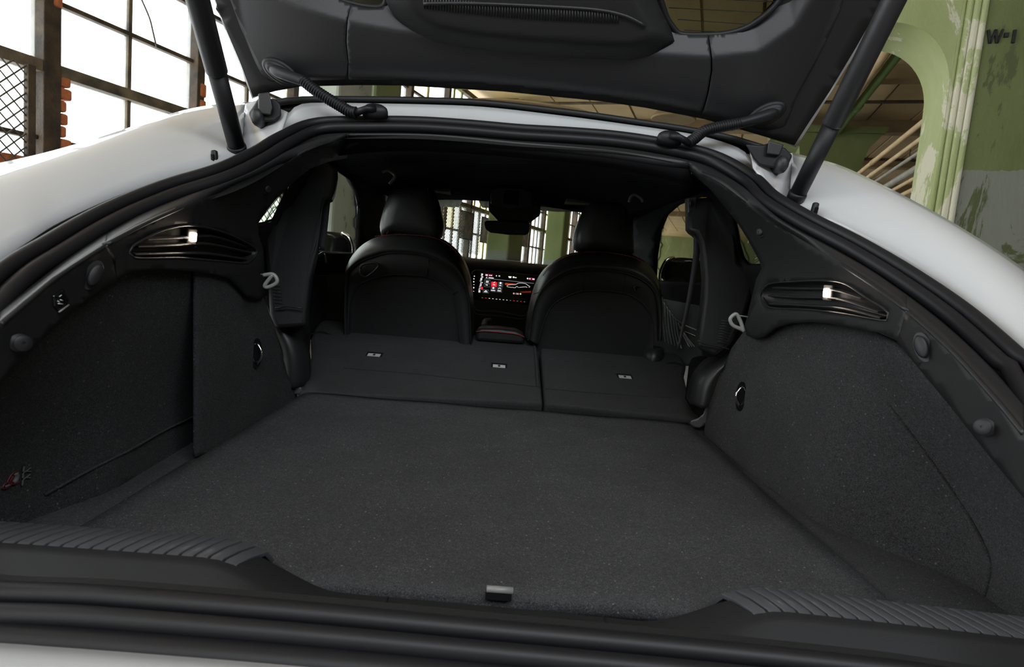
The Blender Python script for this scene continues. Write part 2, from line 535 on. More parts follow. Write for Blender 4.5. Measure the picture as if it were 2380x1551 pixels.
M['black_paint'] = mat('black_stencil_paint', (0.012, 0.012, 0.012), 0.7)
M['wire'] = mat('wire', (0.10, 0.09, 0.07), 0.6)
M['pane'] = glass_mat('clear_dusty_pane', (0.97, 0.98, 0.97), 0.04, 0.25, (0.9, 0.92, 0.9))
M['pane_yellow'] = glass_mat('yellowed_pane', (0.93, 0.90, 0.72), 0.02, 0.5, (0.88, 0.82, 0.58), 5)
M['pane_grey'] = glass_mat('grimy_pane', (0.88, 0.88, 0.84), 0.02, 0.45, (0.75, 0.76, 0.68), 5)
M['pane_green'] = glass_mat('greenish_pane', (0.82, 0.88, 0.7), 0.02, 0.5, (0.68, 0.74, 0.5), 5)
M['redvalve'] = mat('red_valve', (0.5, 0.03, 0.03), 0.5)

D = Vector((0.339, 0.941, 0)).normalized()      # the building's long axis
E_ = Vector((D.y, -D.x, 0))                      # across it, to the right
W0 = Vector((-2.8, 3.9, 0))                      # a point on the window wall
HC = 2.75                                        # ceiling above the camera

def W(t, z, e=0.0):
    p = W0 + D * t + E_ * e
    return Vector((p.x, p.y, z + ZC))

def wall_t(px, py, e=0.0):
    d = ray(px, py)
    p0 = W0 + E_ * e
    k = (p0 - Vector((CAM.x, CAM.y, 0))).dot(E_) / Vector((d.x, d.y, 0)).dot(E_)
    q = CAM + d * k
    return (Vector((q.x, q.y, 0)) - p0).dot(D), q.z - ZC

def wbox(name, t0, t1, z0, z1, e0, e1, mt, parent=None, bev=None, smooth=False):
    v = []
    for t in (t0, t1):
        for e in (e0, e1):
            for z in (z0, z1):
                v.append(W(t, z, e))
    f = [(0, 1, 3, 2), (4, 6, 7, 5), (0, 4, 5, 1), (2, 3, 7, 6), (0, 2, 6, 4), (1, 5, 7, 3)]
    return mk(name, v, f, mt, parent, smooth=smooth, bev=bev)

g = wbox('floor', -16, 34, -ZC - .2, -ZC, -1.2, 16, M['ground'])
tag(g, 'worn concrete factory floor under the white car', kind='structure')
c_ = wbox('ceiling', -16, 34, HC, HC + .2, -.2, 16, M['ceil'])
tag(c_, 'tan boarded ceiling of the old factory', kind='structure')
wl = wbox('wall_left', -16, 34, -ZC, -.62, -.25, .05, M['colgrey'])
tag(wl, 'low masonry wall under the factory windows', kind='structure')
wt = wbox('wall_right', -16, 34, -ZC, HC, 15.8, 16, M['cololive'])
tag(wt, 'far dark green wall of the factory hall', kind='structure')
wf = wbox('wall_front', 33.8, 34, -ZC, HC, -.2, 16, M['cololive'])
wbk = wbox('wall_back', -16.2, -16, -ZC, HC, -.2, 16, M['cololive'])
tag(wbk, 'end wall of the factory hall behind the photographer', kind='structure')
tag(wf, 'end wall of the factory hall ahead of the car', kind='structure')

# window wall: steel sashes with transoms, mullions and panes
win = empty('window_1', W(3, -.62))
tag(win, 'long wall of rusty steel factory windows with white panes', kind='structure')
ZB = [-.62, -.28, .13, .54, .95, 1.35, 1.75, 2.15, 2.6]
mod = 1.08
T0 = -.115
tmin, tmax = -13, 24
k0 = int(math.floor((tmin - T0) / mod)); k1 = int((tmax - T0) / mod)
for iz, z in enumerate(ZB):
    big = abs(z - .95) < .01 or iz in (0, len(ZB) - 1)
    h = .034 if big else .014
    wbox('transom', tmin, tmax, z - h, z + h, -.03, .07 if big else .03, M['steelgreen'] if big else M['steel'], win, bev=.004)
for k in range(k0, k1 + 1):
    t = T0 + k * mod
    hw = .05 if k == 0 else .035
    wbox('mullion', t - hw, t + hw, ZB[0], ZB[-1], -.04, .08, M['steel'], win, bev=.006)
    wbox('glazing_bar', t + mod / 2 - .013, t + mod / 2 + .013, ZB[0], ZB[-1], -.02, .02, M['steelgreen'], win)
# extra fine bars far ahead (narrow lights seen through the windscreen)
for k in range(5, 17):
    for q in (.25, .75):
        t = T0 + (k + q) * mod
        wbox('glazing_bar', t - .010, t + .010, ZB[0], ZB[-1], -.02, .02, M['steel'], win)
# panes
pm = {}
def pane_mesh(wd, ht, mt):
    key = (round(wd, 3), round(ht, 3), mt.name)
    if key not in pm:
        me = bpy.data.meshes.new('pane')
        v, f = boxg((0, 0, 0), (wd, .005, ht))
        me.from_pydata([tuple(p) for p in v], [], f); me.update(); me.materials.append(mt)
        pm[key] = me
    return pm[key]
ang = math.atan2(-D.x, D.y)
npane = 0
rp = random.Random(3)
for k in range(-2, 12):
    for s in (0, 1):
        ta = T0 + k * mod + (.035 if s == 0 else mod / 2 + .013)
        tb = T0 + k * mod + (mod / 2 - .013 if s == 0 else mod - .035)
        for iz in range(1, len(ZB) - 1):
            z0, z1 = ZB[iz] + .02, ZB[iz + 1] - .02
            r = rp.random()
            if k >= 4:
                mt = M['pane'] if r < .55 else (M['pane_yellow'] if r < .72 else (M['pane_grey'] if r < .9 else M['pane_green']))
            else:
                mt = M['pane'] if r < .96 else M['pane_grey']
            if npane >= 290: continue
            o = bpy.data.objects.new('pane', pane_mesh(tb - ta, z1 - z0, mt))
            COL.objects.link(o)
            o.parent = win
            cpos = W((ta + tb) / 2, (z0 + z1) / 2)
            o.matrix_parent_inverse = Matrix.Translation(-WORLDLOC[win.name])
            o.location = cpos
            o.rotation_euler = (0, 0, math.pi / 2 + ang)
            npane += 1
# chain-link guard wire in front of the lower lights
paths = []
def chain(ta, tb, za, zb, st=.075):
    n = int((tb - ta + zb - za) / st)
    for i in range(n):
        for sgn in (1, -1):
            a0 = ta + i * st - (zb - za) if sgn > 0 else ta + i * st
            p, q = [a0, za], [a0 + (zb - za) * sgn, zb]
            if sgn < 0:
                p, q = [ta + i * st, za], [ta + i * st - (zb - za), zb]
            # clip to ta..tb
            def cl(p, q):
                dx = q[0] - p[0]
                lo, hi = 0.0, 1.0
                if abs(dx) < 1e-9: return None
                for lim, s in ((ta, 1), (tb, -1)):
                    tt = (lim - p[0]) / dx
                    if (dx > 0) == (s > 0): lo = max(lo, tt)
                    else: hi = min(hi, tt)
                if hi - lo < .02: return None
                return [p[0] + dx * lo, p[1] + (q[1] - p[1]) * lo], [p[0] + dx * hi, p[1] + (q[1] - p[1]) * hi]
            r = cl(p, q)
            if r:
                (a, b), (c, d) = r
                paths.append([W(a, b, .10), W(c, d, .10)])
chain(T0 - 1.05, T0 - .12, .10, .92)
chain(T0 + mod + .05, T0 + 3 * mod - .05, -.25, .92)
chain(T0 + 5 * mod, T0 + 6.4 * mod, .2, .92, .05)
wm = multi_tube('wire_mesh', paths, .0045, M['wire'], win, seg=4)
wm['kind'] = 'stuff'
wbox('mesh_frame', T0 - .16, T0 - .12, .08, .92, .08, .12, M['steel'], win)
# guard baskets bolted on distant lights
for (ka, za) in ((4.6, .5), (5.55, .42), (6.35, .42), (8.3, .5)):
    ta = T0 + ka * mod
    fr = [[W(ta, za, .12), W(ta + .5, za, .12)], [W(ta, za + .42, .12), W(ta + .5, za + .42, .12)],
          [W(ta, za, .12), W(ta, za + .42, .12)], [W(ta + .5, za, .12), W(ta + .5, za + .42, .12)]]
    fr += [[W(ta + .5 * q / 12, za, .12), W(ta + .5 * q / 12, za + .42, .12)] for q in range(1, 12)]
    multi_tube('guard_basket', fr, .008, M['steel'], win, seg=4)
# spalled orange bricks showing beside the main mullion
rb = random.Random(11)
for i in range(4):
    z = 1.70 - i * .115
    wbox('brick', T0 + .0 + rb.uniform(0, .01), T0 + .035 + rb.uniform(0, .02), z - .052, z + .052, .03, .10, M['brick'], win, bev=.012)
for i in range(9):
    z = .90 - i * .075
    wbox('brick', T0 + .055, T0 + .105 + rb.uniform(-.015, .03), z - .034, z + .034, -.02, .07, M['brick'], win, bev=.014)
for i in range(9):
    t = T0 + .10 + i * .115
    wbox('brick', t, t + .10, .13 + rb.uniform(0, .02), .22 + rb.uniform(-.03, .03), -.02, .08, M['brick'], win, bev=.014)
for i in range(6):
    t = T0 - 1.0 + i * .15
    wbox('brick', t, t + .135, .32, .42 + rb.uniform(-.02, .02), -.04, .05, M['brick'], win, bev=.012)
for i in range(4):
    z = 1.15 - i * .12
    wbox('brick', T0 + mod - .01, T0 + mod + .045, z - .05, z + .05, .05, .09, M['brick'], win, bev=.012)
# sagging wire on a pane
tube('loose_wire', cr([W(.46, 1.62, .05), W(.53, 1.50, .06), W(.56, 1.42, .06), W(.60, 1.33, .05)], 14), .006, M['wire'], win, seg=5)

# concrete columns in front of the window wall
def column(px0, px1, py, e, depth, mt, label, side_mat=None):
    t0 = wall_t(px0, py, e)[0]; t1 = wall_t(px1, py, e)[0]
    r = empty('concrete_column', W((t0 + t1) / 2, -ZC, e - depth / 2))
    wbox('shaft', t0, t1, -ZC, HC, e - depth, e, mt, r, bev=.03)
    wbox('capital', t0 - .12, t1 + .12, HC - .5, HC, e - depth - .1, e + .1, mt, r, bev=.05)
    wbox('plinth', t0 - .05, t1 + .05, -ZC, -ZC + .3, e - depth - .05, e + .05, mt, r, bev=.03)
    tag(r, label, 'column')
    return r
column(772, 850, 500, .45, .3, M['colgrey'], 'grey weathered column behind the driver-side door window')
column(875, 935, 215, .35, .3, M['cololive'], 'olive column seen in the gap above the white roof edge')
def hall_column(pxl, pxc, pxr, py, e, label):
    """end face from pxl to pxc, hall-side face from pxc to pxr"""
    t0 = wall_t(pxc, py, e)[0]; t1 = wall_t(pxr, py, e)[0]
    lo_, hi_ = 0.0, 2.0
    for _ in range(40):
        m_ = (lo_ + hi_) / 2
        if wall_t(pxl, py, e - m_)[0] > t0: hi_ = m_
        else: lo_ = m_
    dep = lo_
    r = empty('concrete_column', W((t0 + t1) / 2, -ZC, e - dep / 2))
    wbox('shaft', t0, t1, -ZC, HC, e - dep, e, M['colgreen2'], r, bev=.03)
    wbox('capital', t0 - .12, t1 + .12, HC - .4, HC, e - dep - .1, e + .1, M['colgreen2'], r, bev=.05)
    wbox('plinth', t0 - .05, t1 + .05, -ZC, -ZC + .3, e - dep - .05, e + .05, M['colgreen2'], r, bev=.03)
    tag(r, label, 'column')
hall_column(1130, 1184, 1214, 560, .6, 'green column seen through the windscreen below the interior mirror')
hall_column(1268, 1310, 1322, 540, .6, 'green column seen through the windscreen beside the passenger headrest')

# big column on the right with the stencil: front-left corner back-projected at 4 m
cc = U(2249, 300, 4.0); cc = Vector((cc.x, cc.y, 0))
colW, colD = .85, .62
def Cq(e, d_, z):
    p = cc + E_ * e + D * d_
    return Vector((p.x, p.y, z + ZC))
col = empty('stencilled_column', Cq(colW / 2, colD / 2, -ZC))
tag(col, 'big flaking green column with black W I stencil right of the car', 'column')
def cbox(name, e0, e1, d0, d1, z0, z1, mt, parent, bev=.02):
    v = [Cq(e, d_, z) for e in (e0, e1) for d_ in (d0, d1) for z in (z0, z1)]
    f = [(0, 1, 3, 2), (4, 6, 7, 5), (0, 4, 5, 1), (2, 3, 7, 6), (0, 2, 6, 4), (1, 5, 7, 3)]
    o = mk(name, v, f, mt, parent, smooth=False, bev=bev)
    bm = bmesh.new(); bm.from_mesh(o.data); bmesh.ops.recalc_face_normals(bm, faces=bm.faces); bm.to_mesh(o.data); bm.free()
    return o
cbox('shaft', 0, colW, .02, colD, -ZC, HC, M['colgreen'], col)
# chamfered pale corner strip in flaking facets
for i, (e0, e1, d0) in enumerate(((-.115, -.085, .10), (-.085, -.055, .06), (-.055, -.02, .03), (-.02, .012, .0))):
    cbox('corner_facet', e0, e1, d0, colD, -ZC, HC, M['colpale'], col, bev=.012)
# curved haunch up to the beam
hp = []
for i in range(13):
    a = math.pi / 2 * i / 12
    hp.append((-.115 - .40 * (1 - math.cos(a)), 1.45 + .45 * math.sin(a)))
front = [Cq(e, .10, z) for e, z in [(-.11, HC)] + [(-.11, 1.2)] + hp + [(-.75, 2.1), (-1.2, HC - .25), (-1.2, HC)]]
back = [Cq(e, colD, z) for e, z in [(-.11, HC)] + [(-.11, 1.2)] + hp + [(-.75, 2.1), (-1.2, HC - .25), (-1.2, HC)]]
prism('haunch', front, back, M['colpale'], col)
# stencil letters W . I
def stroke(a, b, wd):
    v = []
    dx, dz = b[0] - a[0], b[1] - a[1]
    L = math.hypot(dx, dz); nx, nz = -dz / L * wd / 2, dx / L * wd / 2
    for y in (.018, .004):
        for p, s in ((a, 1), (b, 1), (b, -1), (a, -1)):
            v.append(Cq(p[0] + nx * s, y, p[1] + nz * s))
    return v
def letter(name, strokes):
    vs, fs = [], []
    for a, b, wd in strokes:
        base = len(vs); vs += stroke(a, b, wd)
        fs += [tuple(base + i for i in q) for q in ((4, 5, 6, 7), (3, 2, 1, 0), (0, 1, 5, 4), (1, 2, 6, 5), (2, 3, 7, 6), (3, 0, 4, 7))]
    return mk(name, vs, fs, M['black_paint'], col, smooth=False)
def on_col(px, py):
    q = UPL(px, py, Cq(0, 0, 0), D)
    dv = Vector((q.x, q.y, 0)) - cc
    return dv.dot(E_), q.z - ZC
wx0, wz0 = on_col(2299, 68); wx1, wz1 = on_col(2328, 98)
wd = wx1 - wx0; wh = wz0 - wz1
lw = wd * .2
letter('stencil_letter_w', [((wx0, wz0), (wx0 + wd * .25, wz1), lw), ((wx0 + wd * .27, wz1), (wx0 + wd * .5, wz0), lw * .8),
                          ((wx0 + wd * .5, wz0), (wx0 + wd * .73, wz1), lw), ((wx0 + wd * .75, wz1), (wx0 + wd, wz0), lw * .8)])
dx, dz = on_col(2341, 80)
letter('stencil_dot', [((dx - .012, dz), (dx + .012, dz), .026)])
ix, iz = on_col(2361, 68); jx, jz = on_col(2360, 98)
letter('stencil_letter_i', [((ix, iz), (ix, jz), lw * 1.1)])

# far green column and beam
q = U(1960, 370, 9.0); cf = Vector((q.x, q.y, 0))
fc = empty('concrete_column', Vector((cf.x, cf.y, 0)))
tag(fc, 'distant green column with curved head beyond the passenger-side strut', 'column')
hd_ = [(1790, 292), (2062, 299), (2048, 318), (2020, 345), (2004, 380), (1997, 420), (1996, 560), (1862, 560), (1858, 340), (1790, 325)]
fp = [UPL(x, y, Vector((cf.x, cf.y, ZC)), D) for x, y in hd_]
prism('shaft', fp, [p + D * .5 for p in fp], M['colgreen'], fc)
fl_ = [UPL(x, y, Vector((cf.x, cf.y, ZC)), D) - D * .05 for x, y in ((1790, 290), (2066, 297), (2056, 312), (1790, 306))]
prism('ledge', fl_, [p + D * .12 for p in fl_], M['colgreen'], fc)

# ceiling beams across, board joints along
for i, t in enumerate((5.4, 7.9, 10.6, 13.5, 17, 21)):
    b_ = wbox('ceiling_beam', t, t + .22, HC - .20, HC, 0, 15.8, M['beam'], bev=.01)
    tag(b_, ['nearest', 'second', 'third', 'fourth', 'fifth', 'farthest'][i] + ' brown beam running across the tan ceiling', 'beam', 'ceiling beams')
for i in range(26):
    e = .6 + i * .58
    wbox('ceiling_board', -4, 30, HC - .022 - .006 * (i % 3), HC + .01, e, e + .55, M['ceil'], c_)

# pipes under the ceiling, all along the hall
def pipe(name, px, py, hz, r, mt, label, ta, tb, coll=True):
    """starts where the sight line meets height hz"""
    q = UZ(px, py, hz)
    e = (Vector((q.x, q.y, 0)) - W0).dot(E_)
    p = empty('ceiling_pipe', W(ta, hz, e))
    tube('run', [W(ta + (tb - ta) * i / 4, hz, e) for i in range(5)], r, mt, p, seg=14)
    if coll:
        for t in (6, 8.8, 11.5, 14):
            if ta < t < tb:
                tube('coupling', [W(t, hz, e), W(t + .16, hz, e)], r * 1.18, mt, p, seg=14)
                if HC - hz < .6: tube('hanger', [W(t + .5, hz + r, e), W(t + .5, HC, e)], .008, M['steel'], p, seg=6)
    tag(p, label, 'pipe')
    return p
pipe('a', 2100, 60, HC - .35, .058, M['pipe_tan'], 'thick tan pipe with flaking paint beside the passenger-side strut', 1, 30)
pipe('b', 2170, 20, HC - .32, .05, M['pipe_green'], 'green pipe next to the big column head', (cc - W0).dot(D) + .7, 30)
TCOL = (cc - W0).dot(D) + .7
pipe('c', 2100, 320, 1.75, .028, M['pipe_tan'], 'slim tan pipe, topmost of the pipes left of the stencilled column', TCOL, 30)
pipe('d', 2110, 345, 1.6, .024, M['pipe_tan'], 'slim tan pipe, second of the pipes left of the stencilled column', TCOL, 30)
pipe('e', 2110, 372, 1.45, .018, M['pipe_grey'], 'slim grey pipe, third of the pipes left of the stencilled column', TCOL, 30)
pipe('f', 2130, 392, 1.35, .036, M['pipe_grey'], 'thick grey pipe among those left of the stencilled column', TCOL, 30)
pipe('g', 2130, 412, 1.3, .02, M['pipe_tan'], 'tan pipe just under the thick grey pipe', TCOL, 30)
pipe('h', 2140, 432, 1.2, .024, M['pipe_tan'], 'lowest tan pipe above the white quarter panel', TCOL, 30)
# stub pipe with elbow hanging under the boards
sp_ = empty('pipe_stub', U(2165, 140, 5.2))
a = U(2168, 118, 5.2)
tube('elbow', cr([a + Vector((0, 0, .25)), a, a + Vector((0, 0, -.12)), a + Vector((.05, .05, -.2)), a + D * .12 + Vector((.05, 0, -.2))], 16), .06, M['beam'], sp_, seg=12)
tube('stub', [a + D * .1 + Vector((.05, 0, -.2)), a + D * .1 + E_ * .55 + Vector((.05, 0, -.2))], .055, M['pipe_tan'], sp_, seg=12)
tag(sp_, 'short tan pipe with rusty elbow hanging beside the big column head', 'pipe')
# conduits seen across the ceiling
for i, (t, z, lab) in enumerate(((6.6, HC - .12, 'thin dark conduit crossing the ceiling behind the passenger-side strut'), (9.4, HC - .3, 'thin dark conduit crossing below the second ceiling beam'))):
    p = empty('conduit', W(t, z, 4))
    tube('run', [W(t, z, .5 + 3.5 * k) for k in range(5)], .022, M['steel'], p, seg=8)
    for k in range(6):
        tube('hanger', [W(t, z, 2 + k * 1.6), W(t, HC, 2 + k * 1.6)], .008, M['steel'], p, seg=5)
    tag(p, lab, 'conduit')
# lamp pendant on ceiling, ahead of the car
lp = U(1565, 275, 7.5)
pl = empty('ceiling_fitting', lp)
disc_lathe('shade', lp, (0, 0, 1), [(-.02, .26), (0, .27), (.10, .18), (.13, .06), (.30, .05)], M['beam'], pl)
tube('drop', [lp + Vector((0, 0, .28)), lp + Vector((0, 0, HC + ZC - lp.z))], .02, M['steel'], pl, seg=8)
tag(pl, 'brown round fitting on the ceiling seen over the passenger side of the roof', 'fitting')

# ------------------------------------------------------------------ the car
car = empty('car', CARLOC)
tag(car, 'white fastback car with raised tailgate and open black cargo bay', 'car')

# lines of the opening, traced left to right: outer seal edge, valley, inner seal edge, lip fold
E0 = [(0, 608), (64, 566), (134, 522), (269, 460), (403, 413), (497, 387), (551, 368), (605, 339), (672, 299), (739, 277), (800, 272), (1004, 276), (1200, 292), (1402, 305), (1536, 324), (1603, 339), (1671, 356), (1738, 393), (1801, 446), (1851, 484), (1935, 521), (2019, 565), (2103, 613), (2187, 668), (2270, 731), (2333, 781), (2380, 822)]
EV = [(0, 669), (64, 620), (145, 566), (242, 511), (302, 477), (403, 440), (504, 408), (571, 380), (639, 339), (706, 302), (756, 291), (800, 289), (1004, 291), (1200, 307), (1402, 320), (1536, 339), (1603, 354), (1671, 374), (1738, 414), (1801, 472), (1893, 524), (2019, 590), (2103, 643), (2187, 699), (2270, 768), (2380, 868)]
E2 = [(0, 727), (80, 665), (161, 603), (242, 549), (336, 497), (437, 456), (538, 421), (605, 392), (672, 353), (739, 324), (800, 313), (1004, 314), (1200, 331), (1402, 348), (1536, 366), (1603, 378), (1671, 402), (1738, 446), (1810, 512), (1935, 580), (2019, 628), (2107, 689), (2187, 752), (2270, 827), (2380, 945)]
E3 = [(0, 751), (60, 700), (129, 643), (247, 566), (336, 520), (437, 476), (538, 438), (605, 411), (672, 374), (739, 338), (808, 323), (1004, 326), (1200, 346), (1402, 366), (1536, 386), (1600, 393), (1671, 420), (1738, 472), (1800, 520), (1851, 550), (2019, 655), (2107, 720), (2208, 810), (2312, 924), (2380, 1007)]

def xat(line, x):
    for a, b in zip(line, line[1:]):
        if a[0] <= x <= b[0]:
            return a[1] + (b[1] - a[1]) * (x - a[0]) / (b[0] - a[0])
    return line[0][1] if x < line[0][0] else line[-1][1]

def seg(line, x0, x1):
    return [(x0, xat(line, x0))] + [p for p in line if x0 < p[0] < x1] + [(x1, xat(line, x1))]

# --- weatherstrip: two rubber lobes round the whole opening
SY, SZ = .583, -.369
vp = cr([OP(*p) for p in EV], 90)
lft, rgt = vp[0], vp[-1]
tail = [Vector((p.x, p.y - .04 * (p.x + .5) * (1 if p.z < ZC - .3 else .3), p.z)) for p in (V(.60, .60, -.19), V(.615, .575, -.27), V(.60, .572, -.335), V(.54, SY - .012, SZ), V(.4, SY - .004, SZ), V(.2, SY, SZ), V(0, SY, SZ), V(-.2, SY, SZ), V(-.4, SY - .004, SZ), V(-.54, SY - .012, SZ), V(-.60, .572, -.335), V(-.615, .575, -.27), V(-.60, .60, -.19))]
loop = cr(vp[::4] + [vp[-1]] + tail, 260, closed=True)
cen = sum(loop, Vector()) / len(loop)
ws = empty('weatherstrip', cen, car)
tag(ws, 'black rubber weatherstrip with two lobes round the hatch opening')
for nm, ob, on, r in (('outer_lobe', .0105, .006, .0108), ('inner_lobe', -.0115, -.004, .0112)):
    pth = []
    N = len(loop)
    for i in range(N):
        T = (loop[(i + 1) % N] - loop[i - 1]).normalized()
        out = (loop[i] - cen); out = (out - T * out.dot(T))
        on_sill = loop[i].z - ZC < -.25
        nrm = Vector((0, -.458, .889)) if not on_sill else Vector((0, -.7, .7))
        B = T.cross(nrm).normalized()
        if B.dot(out) < 0: B = -B
        Nn = T.cross(B).normalized()
        if Nn.dot(nrm) < 0: Nn = -Nn
        pth.append(loop[i] + B * ob + Nn * on)
    g_ = tube_geo(pth + [pth[0]], r, 12)
    loft(nm, g_, M['rubber'], ws, closed=True, face_cam=False)

# steel flange carrying the strip
rows = [[], [], []]
N = len(loop)
for i in range(N + 1):
    i = i % N
    T = (loop[(i + 1) % N] - loop[i - 1]).normalized()
    out = loop[i] - cen; out = out - T * out.dot(T)
    nrm = Vector((0, -.458, .889)) if loop[i].z - ZC > -.25 else Vector((0, -.7, .7))
    B = T.cross(nrm).normalized()
    if B.dot(out) < 0: B = -B
    Nn = T.cross(B).normalized()
    if Nn.dot(nrm) < 0: Nn = -Nn
    rows[0].append(loop[i] + B * .016 - Nn * .006)
    rows[1].append(loop[i] - B * .012 - Nn * .013)
    rows[2].append(loop[i] - B * .034 - Nn * .024)
loft('seal_flange', rows, M['seam'], ws, face_cam=False)
# --- white quarter panels and roof gutter
def surfY(Ya, Yb):
    return lambda a, b: None
SIL_L = [(0, 385), (100, 362), (200, 334), (300, 302), (415, 264), (500, 247), (570, 241)]
SIL_R = [(1840, 358), (1870, 366), (1950, 388), (2030, 425), (2100, 460), (2200, 515), (2300, 577), (2380, 632)]
def quarter(side):
    n = 30
    if side < 0:
        inner = [OP(*p, off=-.012) for p in sp2(seg(E0, 0, 560), n)]
        sil = sp2(SIL_L, n)
    else:
        inner = [OP(*p, off=-.012) for p in sp2(list(reversed(seg(E0, 1835, 2380))), n)]
        sil = sp2(list(reversed(SIL_R)), n)
    outer = []
    for i, p in enumerate(sil):
        u = i / (n - 1)
        outer.append(UX(*p, side * (.86 * (1 - u) + .70 * u)))
    # extend past the frame towards the rear
    for L in (inner, outer):
        d0 = (L[0] - L[3])
        ex = [L[0] + d0 * k for k in (1.5, .75)]
        L[:0] = ex
    rows = []
    for k in range(9):
        u = k / 8
        row = []
        for a, b in zip(inner, outer):
            p = a.lerp(b, u)
            p.z += .018 * math.sin(math.pi * u)
            row.append(p)
        rows.append(row)
    # roll over the shoulder and down the body side
    for dx, dz in ((.03, -.03), (.06, -.10), (.085, -.25), (.09, -.45), (.06, -.70), (.02, -.80)):
        rows.append([Vector((p.x + side * dx * (1 - .0), p.y, p.z + dz)) for p in outer])
    edge_ = [r_[0] for r_ in rows[:12]]
    tc_ = loft('tail_corner', [edge_] + [[Vector((p.x, p.y - .03 * k, p.z + (ZC - .45 - p.z) * k / 3)) for p in edge_] for k in (1, 2, 3)], M['white'], car, solid=.004)
    tag(tc_, 'white tail corner below the %s quarter panel' % ('left' if side < 0 else 'right'))
    o = loft('quarter_panel', rows, M['white'], car, solid=.004)
    tag(o, 'white quarter panel on the %s, sloping away from the opening' % ('left' if side < 0 else 'right'))
    return inner, outer
qiL, qoL = quarter(-1)
qiR, qoR = quarter(1)
# roof gutter: from hinge pocket to hinge pocket
TRIMLOW = [(655, 300), (672, 262), (700, 242), (760, 239), (850, 240), (1000, 243), (1130, 249), (1300, 268), (1450, 288), (1600, 310), (1680, 330), (1730, 352), (1752, 388)]
lowc = seg(E0, 640, 1775)
n = 60
lo = [OP(*p, off=-.012) for p in sp2(lowc, n)]
up = [U(*p, 1.535) for p in sp2(TRIMLOW, n)]
rows = []
for k in range(7):
    u = k / 6
    rows.append([a.lerp(b, u) + Vector((0, 0, -.010 * math.sin(math.pi * u))) for a, b in zip(lo, up)])
gut = loft('roof_gutter', rows, M['white'], car, solid=.004)
tag(gut, 'white painted gutter below the rear edge of the roof')
# corner fillets between gutter and quarter panels (under the hinges)
for side, pts, nm in ((-1, [(556, 368), (560, 300), (570, 241), (600, 232), (668, 260), (655, 300), (640, 322), (605, 339)], 'L'),
                      (1, [(1840, 478), (1846, 400), (1842, 356), (1800, 352), (1745, 345), (1752, 388), (1762, 402), (1775, 420), (1801, 446)], 'R')):
    def fn(px, py, s=side):
        u = max(0, min(1, (xat(E0, px) - py) / 90.0))
        return U(px, py, 1.37 + .10 * u)
    o = skin('hinge_pocket', pts, fn, M['white'], car, step=12, solid=.004)
    tag(o, 'white painted hinge pocket on the %s' % ('left' if side < 0 else 'right'))

# roof panel: glossy black glass with black edge trim
edge = [(572, 246), (600, 243), (630, 240), (700, 232), (820, 231), (1000, 234), (1130, 240), (1300, 259), (1400, 272), (1500, 287), (1600, 302), (1700, 322), (1760, 340), (1836, 362)]
re_ = [U(*p, 1.55) for p in sp2(edge, 40)]
tr = tube('roof_edge_trim', re_, .0085, M['plastic'], car, seg=8)
tag(tr, 'black trim along the rear edge of the roof')
rr_ = []
for k in range(14):
    Yk = 1.55 + k * .085
    rr_.append([Vector((p.x * (1 - .006 * k), Yk, p.z + .004 + .004 * k - .00075 * k * k)) for p in re_])
rf = loft('roof_panel', rr_, M['roofglass'], car, face_cam=False, solid=.012)
tag(rf, 'black glass roof panel')
# raised sunroof blade, the tan ceiling reflection is put into its colour
sb = [(1068, 236), (1110, 228), (1200, 231), (1300, 244), (1360, 256), (1400, 270)]
sl = [(1068, 238), (1110, 236), (1200, 243), (1300, 258), (1360, 267), (1400, 273)]
upb = [U(*p, 1.95) + Vector((0, 0, .0)) for p in sp2(sb, 24)]
lob = [U(*p, 1.80) for p in sp2(sl, 24)]
M['blade'] = mat('glass_with_painted_reflection', (0.30, 0.23, 0.15), 0.12, metal=.7)
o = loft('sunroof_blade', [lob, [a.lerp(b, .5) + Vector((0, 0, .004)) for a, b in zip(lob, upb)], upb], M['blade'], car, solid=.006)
tag(o, 'raised glass sunroof edge with a painted tan ceiling reflection')

# --- sill: bumper, scuff trim, ribbed pads
def zsill(x):
    a = abs(x)
    t = max(0, min(1, (a - .19) / .16)); t = t * t * (3 - 2 * t)
    return -.428 + .052 * t
def skew(x, y):
    return y - .04 * (x + .5)
def prof_rows(profile, x0, x1, n, base=None):
    rows = []
    for (y, z) in profile:
        row = []
        for i in range(n):
            x = x0 + (x1 - x0) * i / (n - 1)
            zz = z + (zsill(x) if base else 0)
            row.append(V(x, skew(x, y) - .02 * (x / .7) ** 2, zz))
        rows.append(row)
    return rows
sill = loft('sill_trim', prof_rows([(.83, -.06), (.775, -.035), (.758, -.006), (.748, 0), (.70, .002), (.690, 0)], -.70, .70, 81, True)
            + prof_rows([(.676, -.405), (.664, -.412), (.640, -.418), (.636, -.424), (.63, -.422), (.606, -.424), (.60, -.43)], -.70, .70, 81), M['sill'], car, solid=.004)
tag(sill, 'black plastic sill trim across the bottom of the opening')
# joints in the trim
for px in (880, 1437):
    q0 = UPL(px, 1395, V(0, .66, 0), Vector((0, 1, 0)))
    x = q0.x
    tube('trim_joint', [V(x, skew(x, y_), z_) for y_, z_ in ((.745, zsill(x) + .001), (.69, zsill(x) + .002), (.676, -.4035), (.64, -.4165), (.61, -.4225))], .0012, M['seam'], sill, seg=6)
